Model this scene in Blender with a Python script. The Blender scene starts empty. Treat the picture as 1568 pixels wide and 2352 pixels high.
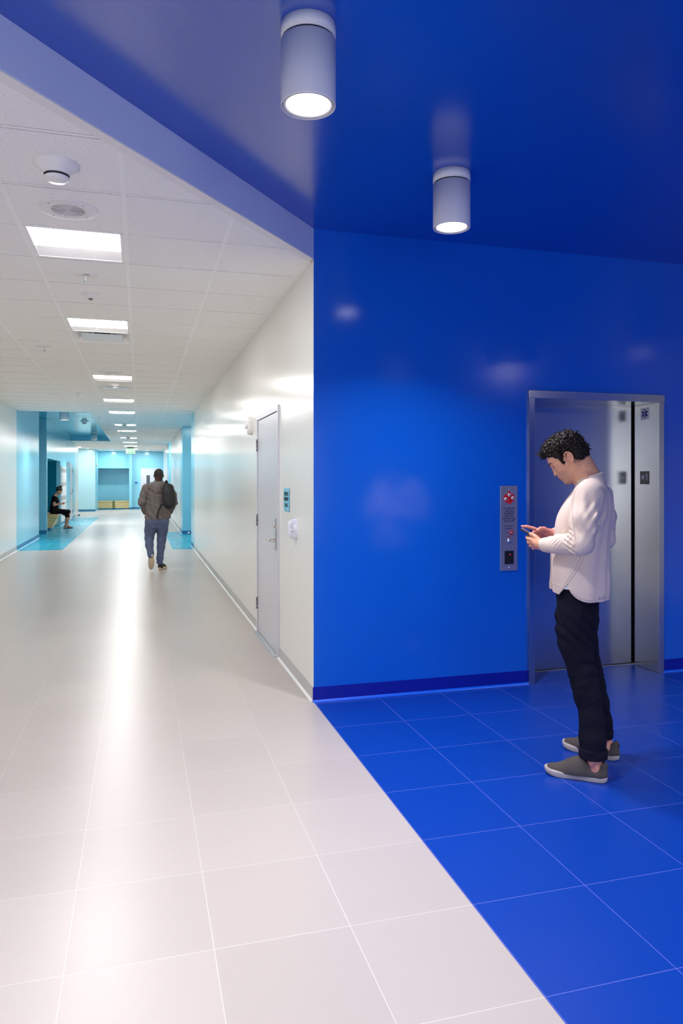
import bpy, math, random
import numpy as np
from mathutils import Vector, Matrix, Euler

random.seed(4)
sc = bpy.context.scene
COL = sc.collection
PI = math.pi

# ------------------------------------------------------------------ camera, world, exposure
FPX, YAW, HOR, CAMH = 1655.0, 0.2725, 1103.0, 1.5
cam_d = bpy.data.cameras.new('camera')
cam = bpy.data.objects.new('camera', cam_d)
COL.objects.link(cam)
cam.location = (0, 0, CAMH)
cam.rotation_euler = (PI / 2, 0, -YAW)
cam_d.sensor_fit = 'HORIZONTAL'
cam_d.sensor_width = 36.0
cam_d.lens = FPX / 1568 * 36.0
cam_d.shift_y = -(1176 - HOR) / 1568
cam_d.clip_start = 0.05
cam_d.clip_end = 100
sc.camera = cam

w = bpy.data.worlds.new('world')
sc.world = w
w.use_nodes = True
w.node_tree.nodes['Background'].inputs[0].default_value = (0.6, 0.65, 0.7, 1)
w.node_tree.nodes['Background'].inputs[1].default_value = 0.05
vs = sc.view_settings
vs.view_transform = 'Standard'
vs.look = 'None'
vs.gamma = 1
vs.use_curve_mapping = False
vs.exposure = 0.0
try:
    sc.cycles.use_denoising = True
    sc.cycles.adaptive_threshold = 0.02
    sc.cycles.max_bounces = 9
    sc.cycles.diffuse_bounces = 6
    sc.cycles.glossy_bounces = 4
    sc.cycles.sample_clamp_indirect = 6
    sc.cycles.caustics_reflective = False
    sc.cycles.caustics_refractive = False
except Exception:
    pass

TROFFER_E = 60.0       # emission of the corridor troffer lenses
SPOT_W = 22.0          # watts of each blue-lobby downlight
SPOT_SPREAD = 116      # degrees
LENS_E = 8.0
DAY_E = 4.2            # daylight in the windows behind the camera
CYAN_W = 32.0

# ------------------------------------------------------------------ geometry of the place
Xr, Xl, Yw = 1.13, -2.52, 4.745        # corridor walls, lobby wall
Hc, H = 3.0, 3.2                       # tile ceiling, raised ceilings
Yend = 38.9
GX, GXS, GY, GYS = -0.085, 0.596, 4.575, 0.625   # ceiling grid
EX0, EX1, EZ = 2.80, 3.88, 2.105       # lift opening
XR = 6.4                               # lobby right wall
YB = -4.5                              # wall behind the camera


# ------------------------------------------------------------------ materials
def _mat(name):
    m = bpy.data.materials.new(name)
    m.use_nodes = True
    nt = m.node_tree
    b = nt.nodes['Principled BSDF']
    return m, nt, b


def mat(name, col, rough=0.5, metal=0.0, bump=0.0, bscale=60.0, var=0.0, vscale=8.0, emit=None, es=0.0,
        coat=0.0, ior=1.5, stretch=None, spec=0.5, detail=3.0, attr=None, aniso=0.0, alpha=1.0, trans=0.0):
    m, nt, b = _mat(name)
    N, L = nt.nodes, nt.links
    b.inputs['Base Color'].default_value = (*col, 1)
    b.inputs['Roughness'].default_value = rough
    b.inputs['Metallic'].default_value = metal
    b.inputs['Specular IOR Level'].default_value = spec
    b.inputs['IOR'].default_value = ior
    b.inputs['Coat Weight'].default_value = coat
    b.inputs['Coat Roughness'].default_value = 0.15
    if trans:
        b.inputs['Transmission Weight'].default_value = trans
    if aniso:
        b.inputs['Anisotropic'].default_value = aniso
    tc = N.new('ShaderNodeTexCoord')
    src = tc.outputs['Object']
    if stretch:
        mp = N.new('ShaderNodeMapping')
        mp.inputs['Scale'].default_value = stretch
        L.new(src, mp.inputs['Vector'])
        src = mp.outputs['Vector']
    if var > 0 or attr:
        base = None
        if attr:
            a = N.new('ShaderNodeAttribute')
            a.attribute_name = attr
            base = a.outputs['Color']
        nz = N.new('ShaderNodeTexNoise')
        nz.inputs['Scale'].default_value = vscale
        nz.inputs['Detail'].default_value = 4
        L.new(src, nz.inputs['Vector'])
        mr = N.new('ShaderNodeMapRange')
        mr.inputs['From Min'].default_value = 0.3
        mr.inputs['From Max'].default_value = 0.7
        mr.inputs['To Min'].default_value = 1 - var
        mr.inputs['To Max'].default_value = 1 + var
        L.new(nz.outputs['Fac'], mr.inputs['Value'])
        mx = N.new('ShaderNodeMix')
        mx.data_type = 'RGBA'
        mx.blend_type = 'MULTIPLY'
        mx.inputs['Factor'].default_value = 1
        mx.inputs['A'].default_value = (*col, 1)
        if base:
            L.new(base, mx.inputs['A'])
        cb = N.new('ShaderNodeCombineColor')
        for k in ('Red', 'Green', 'Blue'):
            L.new(mr.outputs['Result'], cb.inputs[k])
        L.new(cb.outputs['Color'], mx.inputs['B'])
        L.new(mx.outputs['Result'], b.inputs['Base Color'])
    if bump > 0:
        nz = N.new('ShaderNodeTexNoise')
        nz.inputs['Scale'].default_value = bscale
        nz.inputs['Detail'].default_value = detail
        L.new(src, nz.inputs['Vector'])
        bp = N.new('ShaderNodeBump')
        bp.inputs['Strength'].default_value = bump
        bp.inputs['Distance'].default_value = 0.01
        L.new(nz.outputs['Fac'], bp.inputs['Height'])
        L.new(bp.outputs['Normal'], b.inputs['Normal'])
    if emit is not None:
        b.inputs['Emission Color'].default_value = (*emit, 1)
        b.inputs['Emission Strength'].default_value = es
    return m


def tile_floor(name, col, grout, rough, shade=0.05, gw=0.0022, cross=1.0):
    """square floor tiles laid on the world grid, thin grout lines, faint shade change per tile"""
    m, nt, b = _mat(name)
    N, L = nt.nodes, nt.links
    g = N.new('ShaderNodeNewGeometry')
    sx = N.new('ShaderNodeSeparateXYZ')
    L.new(g.outputs['Position'], sx.inputs[0])

    def math_(op, a, bb=None, clamp=False):
        n = N.new('ShaderNodeMath')
        n.operation = op
        n.use_clamp = clamp
        for i, v in enumerate((a, bb)):
            if v is None:
                continue
            if isinstance(v, (int, float)):
                n.inputs[i].default_value = v
            else:
                L.new(v, n.inputs[i])
        return n.outputs[0]
    u = math_('DIVIDE', math_('SUBTRACT', sx.outputs[0], 1.586), 0.4525)
    v = math_('DIVIDE', math_('SUBTRACT', sx.outputs[1], 4.22), 0.473)
    iu, iv = math_('FLOOR', u), math_('FLOOR', v)
    du = math_('MULTIPLY', math_('SUBTRACT', 0.5, math_('ABSOLUTE', math_('SUBTRACT', math_('SUBTRACT', u, iu), 0.5))), 0.4525)
    dv = math_('MULTIPLY', math_('SUBTRACT', 0.5, math_('ABSOLUTE', math_('SUBTRACT', math_('SUBTRACT', v, iv), 0.5))), 0.473)
    lu = math_('LESS_THAN', du, gw)
    lv = math_('MULTIPLY', math_('LESS_THAN', dv, gw), cross)
    line = math_('MAXIMUM', lu, lv)
    cb = N.new('ShaderNodeCombineXYZ')
    L.new(iu, cb.inputs[0])
    L.new(iv, cb.inputs[1])
    wn = N.new('ShaderNodeTexWhiteNoise')
    wn.noise_dimensions = '2D'
    L.new(cb.outputs[0], wn.inputs['Vector'])
    nz = N.new('ShaderNodeTexNoise')
    nz.inputs['Scale'].default_value = 26
    nz.inputs['Detail'].default_value = 6
    nz.inputs['Roughness'].default_value = 0.7
    mp = N.new('ShaderNodeMapping')
    mp.inputs['Scale'].default_value = (1, 2.2, 1)
    L.new(g.outputs['Position'], mp.inputs['Vector'])
    L.new(mp.outputs[0], nz.inputs['Vector'])
    f = math_('ADD', math_('MULTIPLY', math_('SUBTRACT', wn.outputs['Value'], 0.5), shade),
              math_('MULTIPLY', math_('SUBTRACT', nz.outputs['Fac'], 0.5), 0.08))
    f = math_('ADD', f, 1.0)
    vm = N.new('ShaderNodeVectorMath')
    vm.operation = 'SCALE'
    vm.inputs[0].default_value = col
    L.new(f, vm.inputs['Scale'])
    mx = N.new('ShaderNodeMix')
    mx.data_type = 'RGBA'
    L.new(line, mx.inputs['Factor'])
    L.new(vm.outputs[0], mx.inputs['A'])
    mx.inputs['B'].default_value = (*grout, 1)
    L.new(mx.outputs['Result'], b.inputs['Base Color'])
    r = math_('ADD', rough, math_('MULTIPLY', math_('SUBTRACT', wn.outputs['Value'], 0.5), 0.02))
    r = math_('ADD', r, math_('MULTIPLY', line, 0.3))
    L.new(r, b.inputs['Roughness'])
    b.inputs['Specular IOR Level'].default_value = 0.5
    # each tile lies a hair out of level: the streaked reflections of a real floor
    cm = N.new('ShaderNodeTexNoise')
    cm.inputs['Scale'].default_value = 1.7
    L.new(cb.outputs[0], cm.inputs['Vector'])
    bp = N.new('ShaderNodeBump')
    bp.inputs['Strength'].default_value = 0.06
    bp.inputs['Distance'].default_value = 0.004
    nz2 = N.new('ShaderNodeTexNoise')
    nz2.inputs['Scale'].default_value = 55
    nz2.inputs['Detail'].default_value = 3
    L.new(g.outputs['Position'], nz2.inputs['Vector'])
    L.new(nz2.outputs['Fac'], bp.inputs['Height'])
    L.new(bp.outputs['Normal'], b.inputs['Normal'])
    return m


def acoustic(name, col):
    m, nt, b = _mat(name)
    N, L = nt.nodes, nt.links
    b.inputs['Roughness'].default_value = 0.9
    g = N.new('ShaderNodeNewGeometry')
    v = N.new('ShaderNodeTexVoronoi')
    v.inputs['Scale'].default_value = 110
    mp = N.new('ShaderNodeMapping')
    mp.inputs['Scale'].default_value = (1, 0.8, 1)
    L.new(g.outputs['Position'], mp.inputs['Vector'])
    L.new(mp.outputs[0], v.inputs['Vector'])
    r = N.new('ShaderNodeMapRange')
    r.inputs['From Min'].default_value = 0.12
    r.inputs['From Max'].default_value = 0.22
    r.inputs['To Min'].default_value = 0.0
    r.inputs['To Max'].default_value = 1.0
    L.new(v.outputs['Distance'], r.inputs['Value'])
    n2 = N.new('ShaderNodeTexNoise')
    n2.inputs['Scale'].default_value = 60
    L.new(g.outputs['Position'], n2.inputs['Vector'])
    gt = N.new('ShaderNodeMath')
    gt.operation = 'GREATER_THAN'
    gt.inputs[1].default_value = 0.52
    L.new(n2.outputs['Fac'], gt.inputs[0])
    mxf = N.new('ShaderNodeMath')
    mxf.operation = 'MAXIMUM'
    L.new(r.outputs[0], mxf.inputs[0])
    L.new(gt.outputs[0], mxf.inputs[1])
    mx = N.new('ShaderNodeMix')
    mx.data_type = 'RGBA'
    L.new(mxf.outputs[0], mx.inputs['Factor'])
    mx.inputs['A'].default_value = (col[0] * .45, col[1] * .45, col[2] * .45, 1)
    mx.inputs['B'].default_value = (*col, 1)
    L.new(mx.outputs['Result'], b.inputs['Base Color'])
    return m


def wood(name, c1, c2):
    m, nt, b = _mat(name)
    N, L = nt.nodes, nt.links
    tc = N.new('ShaderNodeTexCoord')
    mp = N.new('ShaderNodeMapping')
    mp.inputs['Scale'].default_value = (6, 1.2, 6)
    L.new(tc.outputs['Object'], mp.inputs['Vector'])
    nz = N.new('ShaderNodeTexNoise')
    nz.inputs['Scale'].default_value = 3
    nz.inputs['Detail'].default_value = 6
    nz.inputs['Distortion'].default_value = 1.5
    L.new(mp.outputs[0], nz.inputs['Vector'])
    cr = N.new('ShaderNodeValToRGB')
    cr.color_ramp.elements[0].position = 0.3
    cr.color_ramp.elements[0].color = (*c1, 1)
    cr.color_ramp.elements[1].position = 0.65
    cr.color_ramp.elements[1].color = (*c2, 1)
    L.new(nz.outputs['Fac'], cr.inputs['Fac'])
    L.new(cr.outputs['Color'], b.inputs['Base Color'])
    b.inputs['Roughness'].default_value = 0.35
    return m


M = {}
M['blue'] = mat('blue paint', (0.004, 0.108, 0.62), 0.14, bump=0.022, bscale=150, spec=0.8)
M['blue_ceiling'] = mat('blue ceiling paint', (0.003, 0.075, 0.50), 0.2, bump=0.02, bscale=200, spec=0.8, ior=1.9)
M['soffit'] = mat('pale soffit paint', (0.66, 0.72, 0.88), 0.35)
M['dome'] = mat('lit dome glass', (0.9, 0.9, 0.9), 0.3, emit=(1.0, 0.97, 1.0), es=75)
M['day'] = mat('daylit window pane', (0.8, 0.85, 0.9), 0.3, emit=(0.93, 0.97, 1.0), es=DAY_E)
M['blue_base'] = mat('blue rubber base', (0.0, 0.008, 0.30), 0.35)
M['blue_toe'] = mat('blue rubber toe', (0.0, 0.10, 0.72), 0.3)
M['white'] = mat('white paint', (0.79, 0.79, 0.745), 0.2, bump=0.05, bscale=9, stretch=(1, 5, 0.6), spec=0.5)
M['grey_wall'] = mat('pale grey paint', (0.42, 0.42, 0.42), 0.4)
M['white_trim'] = mat('white trim', (0.82, 0.80, 0.80), 0.4)
M['grey_base'] = mat('grey rubber base', (0.50, 0.50, 0.50), 0.4)
M['grey_toe'] = mat('grey rubber toe', (0.80, 0.80, 0.78), 0.25)
M['cyan'] = mat('cyan paint', (0.22, 0.56, 0.69), 0.2, bump=0.08, bscale=9, stretch=(1, 5, 0.6), spec=0.5)
M['cyan_light'] = mat('pale cyan paint', (0.38, 0.67, 0.76), 0.25)
M['cyan_ceiling'] = mat('cyan ceiling paint', (0.04, 0.42, 0.60), 0.18)
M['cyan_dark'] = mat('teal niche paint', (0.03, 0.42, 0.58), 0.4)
M['cyan_base'] = mat('teal rubber base', (0.01, 0.16, 0.32), 0.4)
M['joint_shade'] = mat('dark gap', (0.12, 0.11, 0.11), 0.9)  # dark colour standing in for the shadow along the ceiling tile edges
M['f_beige'] = tile_floor('beige floor tile', (0.455, 0.41, 0.378), (0.60, 0.56, 0.53), 0.30, 0.07, 0.0013)
M['f_blue'] = tile_floor('blue floor tile', (0.0, 0.040, 0.33), (0.09, 0.11, 0.46), 0.33, 0.06, 0.0014)
M['f_cyan'] = tile_floor('cyan floor tile', (0.01, 0.30, 0.42), (0.16, 0.5, 0.6), 0.27, 0.06)
M['acoustic'] = acoustic('acoustic tile', (0.89, 0.89, 0.875))
M['tee'] = mat('white ceiling grid', (0.92, 0.92, 0.91), 0.45)
M['lamp_body'] = mat('white powder coat', (0.74, 0.74, 0.77), 0.42)
M['lamp_dark'] = mat('dark gap metal', (0.06, 0.06, 0.07), 0.5)
M['lamp_rim'] = mat('pale reflector rim', (0.72, 0.70, 0.66), 0.25)
M['lens'] = mat('lit lens', (0.9, 0.9, 0.9), 0.4, emit=(1.0, 0.98, 0.97), es=TROFFER_E)
M['spot_lens'] = mat('lit downlight glass', (0.9, 0.9, 0.9), 0.3, emit=(1.0, 0.98, 1.0), es=LENS_E)
M['steel'] = mat('brushed stainless steel', (0.56, 0.56, 0.565), 0.19, metal=1.0, bump=0.02, bscale=30, stretch=(1, 1, 40))
M['steel_edge'] = mat('polished steel', (0.7, 0.7, 0.7), 0.18, metal=1.0)
M['panel_steel'] = mat('brushed panel steel', (0.52, 0.50, 0.52), 0.34, metal=0.85)
M['chrome'] = mat('chrome', (0.8, 0.8, 0.82), 0.08, metal=1.0)
M['nickel'] = mat('satin nickel', (0.62, 0.58, 0.52), 0.25, metal=1.0)
M['hinge'] = mat('hinge steel', (0.25, 0.25, 0.27), 0.35, metal=0.9)
M['black'] = mat('black plastic', (0.012, 0.012, 0.014), 0.3)
M['black_gap'] = mat('shaft black', (0.004, 0.004, 0.005), 0.8)
M['door'] = mat('pale grey door paint', (0.60, 0.61, 0.66), 0.28, bump=0.02, bscale=40)
M['red'] = mat('red enamel', (0.55, 0.01, 0.015), 0.4)
M['ink'] = mat('dark lettering', (0.012, 0.016, 0.05), 0.5)
M['white_plastic'] = mat('white plastic', (0.80, 0.79, 0.78), 0.3)
M['clear'] = mat('clear polycarbonate', (0.74, 0.76, 0.88), 0.12, coat=0.5)
M['plate'] = mat('cyan sign plate', (0.16, 0.53, 0.72), 0.3)
M['sign_white'] = mat('white sign face', (0.90, 0.90, 0.94), 0.4)
M['sign_blue'] = mat('blue sign ink', (0.01, 0.03, 0.32), 0.4)
M['wood'] = wood('pale maple wood', (0.52, 0.34, 0.12), (0.74, 0.54, 0.26))
M['wood_dark'] = mat('olive wood stripe', (0.16, 0.15, 0.03), 0.4)
M['locker'] = mat('white locker enamel', (0.66, 0.66, 0.64), 0.35)
M['exit_green'] = mat('lit green exit panel', (0.05, 0.7, 0.1), 0.4, emit=(0.05, 0.9, 0.10), es=1.1)
M['exit_letter'] = mat('lit exit letters', (0.6, 1, 0.6), 0.4, emit=(0.35, 1.0, 0.75), es=1.6)
M['glass_dark'] = mat('dark window glass', (0.02, 0.03, 0.05), 0.08)
M['alu'] = mat('aluminium threshold', (0.72, 0.73, 0.74), 0.28, metal=0.9)
M['diff_blue'] = mat('white diffuser enamel', (0.70, 0.76, 0.80), 0.35)
M['led_red'] = mat('red led', (0.8, 0, 0), 0.4, emit=(1, 0.02, 0.01), es=2.0)


# ------------------------------------------------------------------ mesh helpers
class MB:
    def __init__(s):
        s.v = []
        s.f = []
        s.smooth = set()

    def add(s, vs_, fs, smooth=False):
        o = len(s.v)
        s.v += [tuple(p) for p in vs_]
        for f in fs:
            if smooth:
                s.smooth.add(len(s.f))
            s.f.append([i + o for i in f])
        return s

    def box(s, x0, x1, y0, y1, z0, z1):
        v = [(x, y, z) for x in (x0, x1) for y in (y0, y1) for z in (z0, z1)]
        return s.add(v, [(0, 1, 3, 2), (4, 6, 7, 5), (0, 4, 5, 1), (2, 3, 7, 6), (0, 2, 6, 4), (1, 5, 7, 3)])

    def prism(s, pts, z0, z1, axis='z', smooth=False):
        """polygon (ccw) extruded along an axis"""
        n = len(pts)
        def P(a, b, c):
            return {'z': (a, b, c), 'y': (a, c, b), 'x': (c, a, b)}[axis]
        v = [P(a, b, z0) for a, b in pts] + [P(a, b, z1) for a, b in pts]
        s.add(v, [tuple(range(n))[::-1], tuple(range(n, 2 * n))])
        o = len(s.v) - 2 * n
        for i in range(n):
            j = (i + 1) % n
            if smooth:
                s.smooth.add(len(s.f))
            s.f.append([o + i, o + j, o + n + j, o + n + i])
        return s

    def lathe(s, prof, c=(0, 0, 0), axis='z', n=32, smooth=True, cap=False):
        """profile of (r, h) pairs turned round an axis through c"""
        vs_, fs = [], []
        for r, hh in prof:
            for k in range(n):
                a = 2 * PI * k / n
                p = (r * math.cos(a), r * math.sin(a), hh)
                if axis == 'x':
                    p = (p[2], p[0], p[1])
                elif axis == 'y':
                    p = (p[0], p[2], p[1])
                vs_.append((p[0] + c[0], p[1] + c[1], p[2] + c[2]))
        for i in range(len(prof) - 1):
            for k in range(n):
                k2 = (k + 1) % n
                fs.append((i * n + k, i * n + k2, (i + 1) * n + k2, (i + 1) * n + k))
        s.add(vs_, fs, smooth)
        if cap:
            o = len(s.v) - len(vs_)
            s.f.append([o + k for k in range(n)][::-1])
            s.f.append([o + (len(prof) - 1) * n + k for k in range(n)])
        return s

    def tube(s, pts, r, n=8, cap=True):
        pts = [Vector(p) for p in pts]
        rr = r if isinstance(r, (list, tuple)) else [r] * len(pts)
        vs_, fs = [], []
        up = Vector((0.13, 0.27, 0.95)).normalized()
        for i, p in enumerate(pts):
            t = (pts[min(i + 1, len(pts) - 1)] - pts[max(i - 1, 0)])
            t = t.normalized() if t.length > 1e-9 else Vector((0, 0, 1))
            a = t.cross(up)
            if a.length < 0.1:
                a = t.cross(Vector((1, 0, 0)))
            a.normalize()
            b = t.cross(a)
            for k in range(n):
                q = p + rr[i] * (a * math.cos(2 * PI * k / n) + b * math.sin(2 * PI * k / n))
                vs_.append(tuple(q))
        for i in range(len(pts) - 1):
            for k in range(n):
                k2 = (k + 1) % n
                fs.append((i * n + k, i * n + k2, (i + 1) * n + k2, (i + 1) * n + k))
        s.add(vs_, fs, True)
        if cap:
            o = len(s.v) - len(vs_)
            s.f.append([o + k for k in range(n)][::-1])
            s.f.append([o + (len(pts) - 1) * n + k for k in range(n)])
        return s

    def sphere(s, c, r, n=12, sy=1, sz=1):
        prof = []
        m = max(6, n // 2)
        for i in range(m + 1):
            a = -PI / 2 + PI * i / m
            prof.append((max(r * math.cos(a), 1e-5), r * math.sin(a) * sz))
        s.lathe(prof, c, 'z', n)
        return s


def obj(name, mb, m, parent=None, bevel=0.0, seg=2):
    me = bpy.data.meshes.new(name)
    me.from_pydata(mb.v, [], mb.f)
    me.update()
    for i in mb.smooth:
        me.polygons[i].use_smooth = True
    o = bpy.data.objects.new(name, me)
    me.materials.append(M[m] if isinstance(m, str) else m)
    COL.objects.link(o)
    if parent:
        o.parent = parent
    if bevel:
        bv = o.modifiers.new('bevel', 'BEVEL')
        bv.width = bevel
        bv.segments = seg
        bv.limit_method = 'ANGLE'
        bv.angle_limit = math.radians(40)
    import bmesh
    bm = bmesh.new()
    bm.from_mesh(me)
    bmesh.ops.recalc_face_normals(bm, faces=bm.faces)
    bm.to_mesh(me)
    bm.free()
    return o


def tag(o, label, cat, group=None, kind=None):
    o['label'] = label
    o['category'] = cat
    if group:
        o['group'] = group
    if kind:
        o['kind'] = kind
    return o


def thing(name, label, cat, loc=(0, 0, 0), rotz=0.0, group=None):
    o = bpy.data.objects.new(name, None)
    o.empty_display_size = 0.1
    COL.objects.link(o)
    o.location = loc
    o.rotation_euler = (0, 0, rotz)
    return tag(o, label, cat, group)


def struct(name, mb, m, parent=None, bevel=0.0):
    o = obj(name, mb, m, parent, bevel)
    if parent is None:
        o['kind'] = 'structure'
    return o


def dup(root, loc, rotz=None, label=None, group=None):
    r = root.copy()
    COL.objects.link(r)
    r.location = loc
    if rotz is not None:
        r.rotation_euler = (0, 0, rotz)
    if label:
        r['label'] = label
    if group:
        r['group'] = group
    for ch in list(root.children):
        c = ch.copy()
        COL.objects.link(c)
        c.parent = r
        for g in list(ch.children):
            d = g.copy()
            COL.objects.link(d)
            d.parent = c
    return r


def lettering(name, txt, size, m, parent, mat4, sx=1.0, bold=0.0, spacing=1.0, line=1.0, depth=0.0006):
    cu = bpy.data.curves.new('lettering', 'FONT')
    cu.body = txt
    cu.size = size
    cu.align_x = 'CENTER'
    cu.align_y = 'CENTER'
    cu.extrude = depth
    cu.offset = bold
    cu.space_character = spacing
    cu.space_line = line
    t = bpy.data.objects.new('tmp', cu)
    COL.objects.link(t)
    dg = bpy.context.evaluated_depsgraph_get()
    me = bpy.data.meshes.new_from_object(t.evaluated_get(dg))
    bpy.data.objects.remove(t)
    me.transform(Matrix.Scale(sx, 4, (1, 0, 0)))
    me.transform(mat4)
    me.materials.clear()
    me.materials.append(M[m])
    o = bpy.data.objects.new(name, me)
    COL.objects.link(o)
    o.parent = parent
    return o


def facing(axis, x, y, z):
    """matrix putting text (xy plane) on a wall: axis = way the wall face looks"""
    R = {'-y': Matrix(((1, 0, 0), (0, 0, -1), (0, 1, 0))),
         '-x': Matrix(((0, 0, -1), (-1, 0, 0), (0, 1, 0))),
         '+x': Matrix(((0, 0, 1), (1, 0, 0), (0, 1, 0)))}[axis]
    return Matrix.Translation((x, y, z)) @ R.to_4x4()
# ================================================================== the setting
T = 0.12


def slabs(*bs):
    m = MB()
    for b in bs:
        m.box(*b)
    return m




def structs(name, boxes, m):
    for b in boxes:
        struct(name, MB().box(*b), m)


# ---- floors
struct('floor', slabs((Xl - 3, Xr, YB, 16.02, -0.1, 0), (Xl + 0.915, 0.68, 16.02, 30.6, -0.1, 0), (0.68, Xr + 0.1, 21.44, 30.6, -0.1, 0),
                      (Xl - 3.5, Xr + 1.5, 30.6, 38.2, -0.1, 0), (-0.8, Xr + 1.5, 38.2, Yend + 0.1, -0.1, 0), (Xr + 0.1, Xr + 1.5, 21.44, 30.6, -0.1, 0)), 'f_beige')
struct('floor', slabs((Xr, XR, YB, Yw + 0.5, -0.1, 0)), 'f_blue')
struct('floor', slabs((Xl - 3, Xl + 0.915, 16.55, 30.6, -0.1, 0.0), (0.68, Xr + 1.5, 16.02, 21.44, -0.1, 0), (-3.5, -0.8, 38.2, Yend + 1.6, -0.1, 0)), 'f_cyan')
struct('floor', slabs((Xl - 3, Xl + 0.915, 16.02, 16.55, -0.1, 0)), 'f_beige')

# ---- right corridor wall (white), with the door opening
D0, D1, DZ = 5.985, 7.14, 2.10       # door frame outside edges along the wall
struct('wall_right', slabs((Xr, Xr + T, Yw + .004, D0, 0, Hc + .2), (Xr, Xr + T, D1, 15.88, 0, Hc + .2), (Xr, Xr + T, D0, D1, DZ, Hc + .2),
                           (Xr, Xr + T, 21.44, 28.2, 0, Hc + .1), (Xr, Xr + T, 32, 37, 0, Hc + .1)), 'white')
struct('wall_right', slabs((Xr, Xr + T, 15.88, 16.84, 0, Hc + .1), (Xr, Xr + T, 20.43, 21.44, 0, Hc + .1), (Xr + T, Xr + 1.5, 16.74, 16.84, 0, Hc + .1),
                           (Xr + T, Xr + 1.5, 20.43, 20.53, 0, Hc + .1), (Xr + 1.5, Xr + 1.6, 16.84, 20.43, 0, Hc + .1),
                           (Xr, Xr + 1.5, 30.0, 30.5, 0, Hc + .1), (Xr + 1.5, Xr + 1.6, 28.0, 30.5, 0, Hc + .1), (Xr + T, Xr + 1.5, 28.1, 28.2, 0, Hc + .1),
                           (Xr, Xr + T, 30.5, 32.0, 0, Hc + .1), (Xr + 1.5, Xr + 1.6, 36.9, Yend, 0, Hc + .1), (Xr + T, Xr + 1.5, 36.9, 37, 0, Hc + .1)), 'cyan')
# ---- blue lobby walls
structs('wall_lobby', ((Xr + .001, EX0 - .049, Yw, Yw + .004, 0, H), (Xr + T, EX0 - .049, Yw + .004, Yw + T, 0, H),
                           (EX0 - .049, EX1 + .049, Yw, Yw + T, EZ + .057, H), (EX1 + .049, XR, Yw, Yw + T, 0, H)), 'blue')
struct('wall_lobby_right', slabs((XR, XR + T, YB, 1.15, 0, H)), 'blue')
struct('wall_lobby_right', slabs((XR, XR + T, 1.15, Yw, 0, H)), 'grey_wall')
struct('wall_back', slabs((Xr, XR, YB - T, YB, 0, .4), (Xr, XR, YB - T, YB, 2.7, H)), 'blue')
struct('wall_back', slabs((Xl, Xr, YB - T, YB, 0, .4), (Xl, Xr, YB - T, YB, 2.7, H)), 'white')
struct('wall_back', slabs((Xl + 5.4, XR, YB - T, YB, .4, 2.7)), 'blue')
for n_ in range(3):
    xa = Xl + 1.8 * n_
    xb = xa + 1.8
    wf = MB()
    for q in ((xa, xa + .04, .4, 2.7), (xb - .04, xb, .4, 2.7), (xa, xb, .4, .45), (xa, xb, 2.65, 2.7)):
        wf.box(q[0], q[1], YB - .1, YB - .02, q[2], q[3])
    wo = struct('window_%d' % (n_ + 1), wf, 'alu')
    obj('pane', MB().box(xa + .04, xb - .04, YB - .07, YB - .06, .45, 2.65), 'day', wo)
# ---- left corridor wall
NY0, NY1, NZ = 21.86, 25.26, 2.12
struct('wall_left', slabs((Xl - T, Xl, YB, 16.55, 0, H), (Xl - T, Xl, 30.74, 32.37, 0, H), (Xl - 3, Xl - T, 32.27, 32.37, 0, H)), 'white')
structs('wall_left', ((Xl - T, Xl, 16.55, 20.08, 0, H), (Xl - T, Xl, 21.67, NY0, 0, H), (Xl - T, Xl, NY0, NY1, NZ, H),
                          (Xl - T, Xl, NY1, 28.54, 0, H), (Xl - T, Xl, 29.62, 30.74, 0, H), (Xl - T, Xl, 28.54, 29.62, 2.13, H),
                          (Xl - 2.4, Xl - T, 21.67, 21.77, 0, H), (Xl - 2.4, Xl - T, 19.98, 20.08, 0, H), (Xl - 2.5, Xl - 2.4, 19.98, 21.77, 0, H)), 'cyan')
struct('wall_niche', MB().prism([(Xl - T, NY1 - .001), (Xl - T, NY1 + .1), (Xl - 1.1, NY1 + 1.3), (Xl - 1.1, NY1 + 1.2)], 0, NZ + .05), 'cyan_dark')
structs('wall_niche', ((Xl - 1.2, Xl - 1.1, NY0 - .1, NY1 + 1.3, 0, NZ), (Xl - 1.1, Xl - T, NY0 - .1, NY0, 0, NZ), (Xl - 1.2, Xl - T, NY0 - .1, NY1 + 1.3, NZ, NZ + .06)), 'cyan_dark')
# ---- far walls
struct('wall_far', slabs((Xl - 3, -2.07, 36.5, 36.6, 0, Hc)), 'cyan_light')
structs('wall_far', ((-2.12, -2.06, 36.6, Yend, 0, Hc), (-2.2, -0.541, Yend, Yend + .1, 2.113, Hc), (-0.541, -0.40, Yend - .2, Yend + .1, 0, Hc),
                         (-0.40, 0.03, Yend, Yend + .1, 0, Hc), (0.03, 1.0, Yend, Yend + .1, 2.12, Hc), (1.0, Xr + 1.6, Yend, Yend + .1, 0, Hc),
                         (-2.2, -0.5, Yend + 1.0, Yend + 1.1, 0, 2.2), (-0.541, -0.5, Yend + .1, Yend + 1.0, 0, 2.2), (-2.2, -2.115, Yend, Yend + 1.0, 0, 2.11),
                         (-2.2, -0.5, Yend + .1, Yend + 1.0, 2.12, 2.2)), 'cyan')
struct('wall_far_left', slabs((Xl - 3.1, Xl - 3, 32.3, 36.6, 0, Hc)), 'white')

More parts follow.
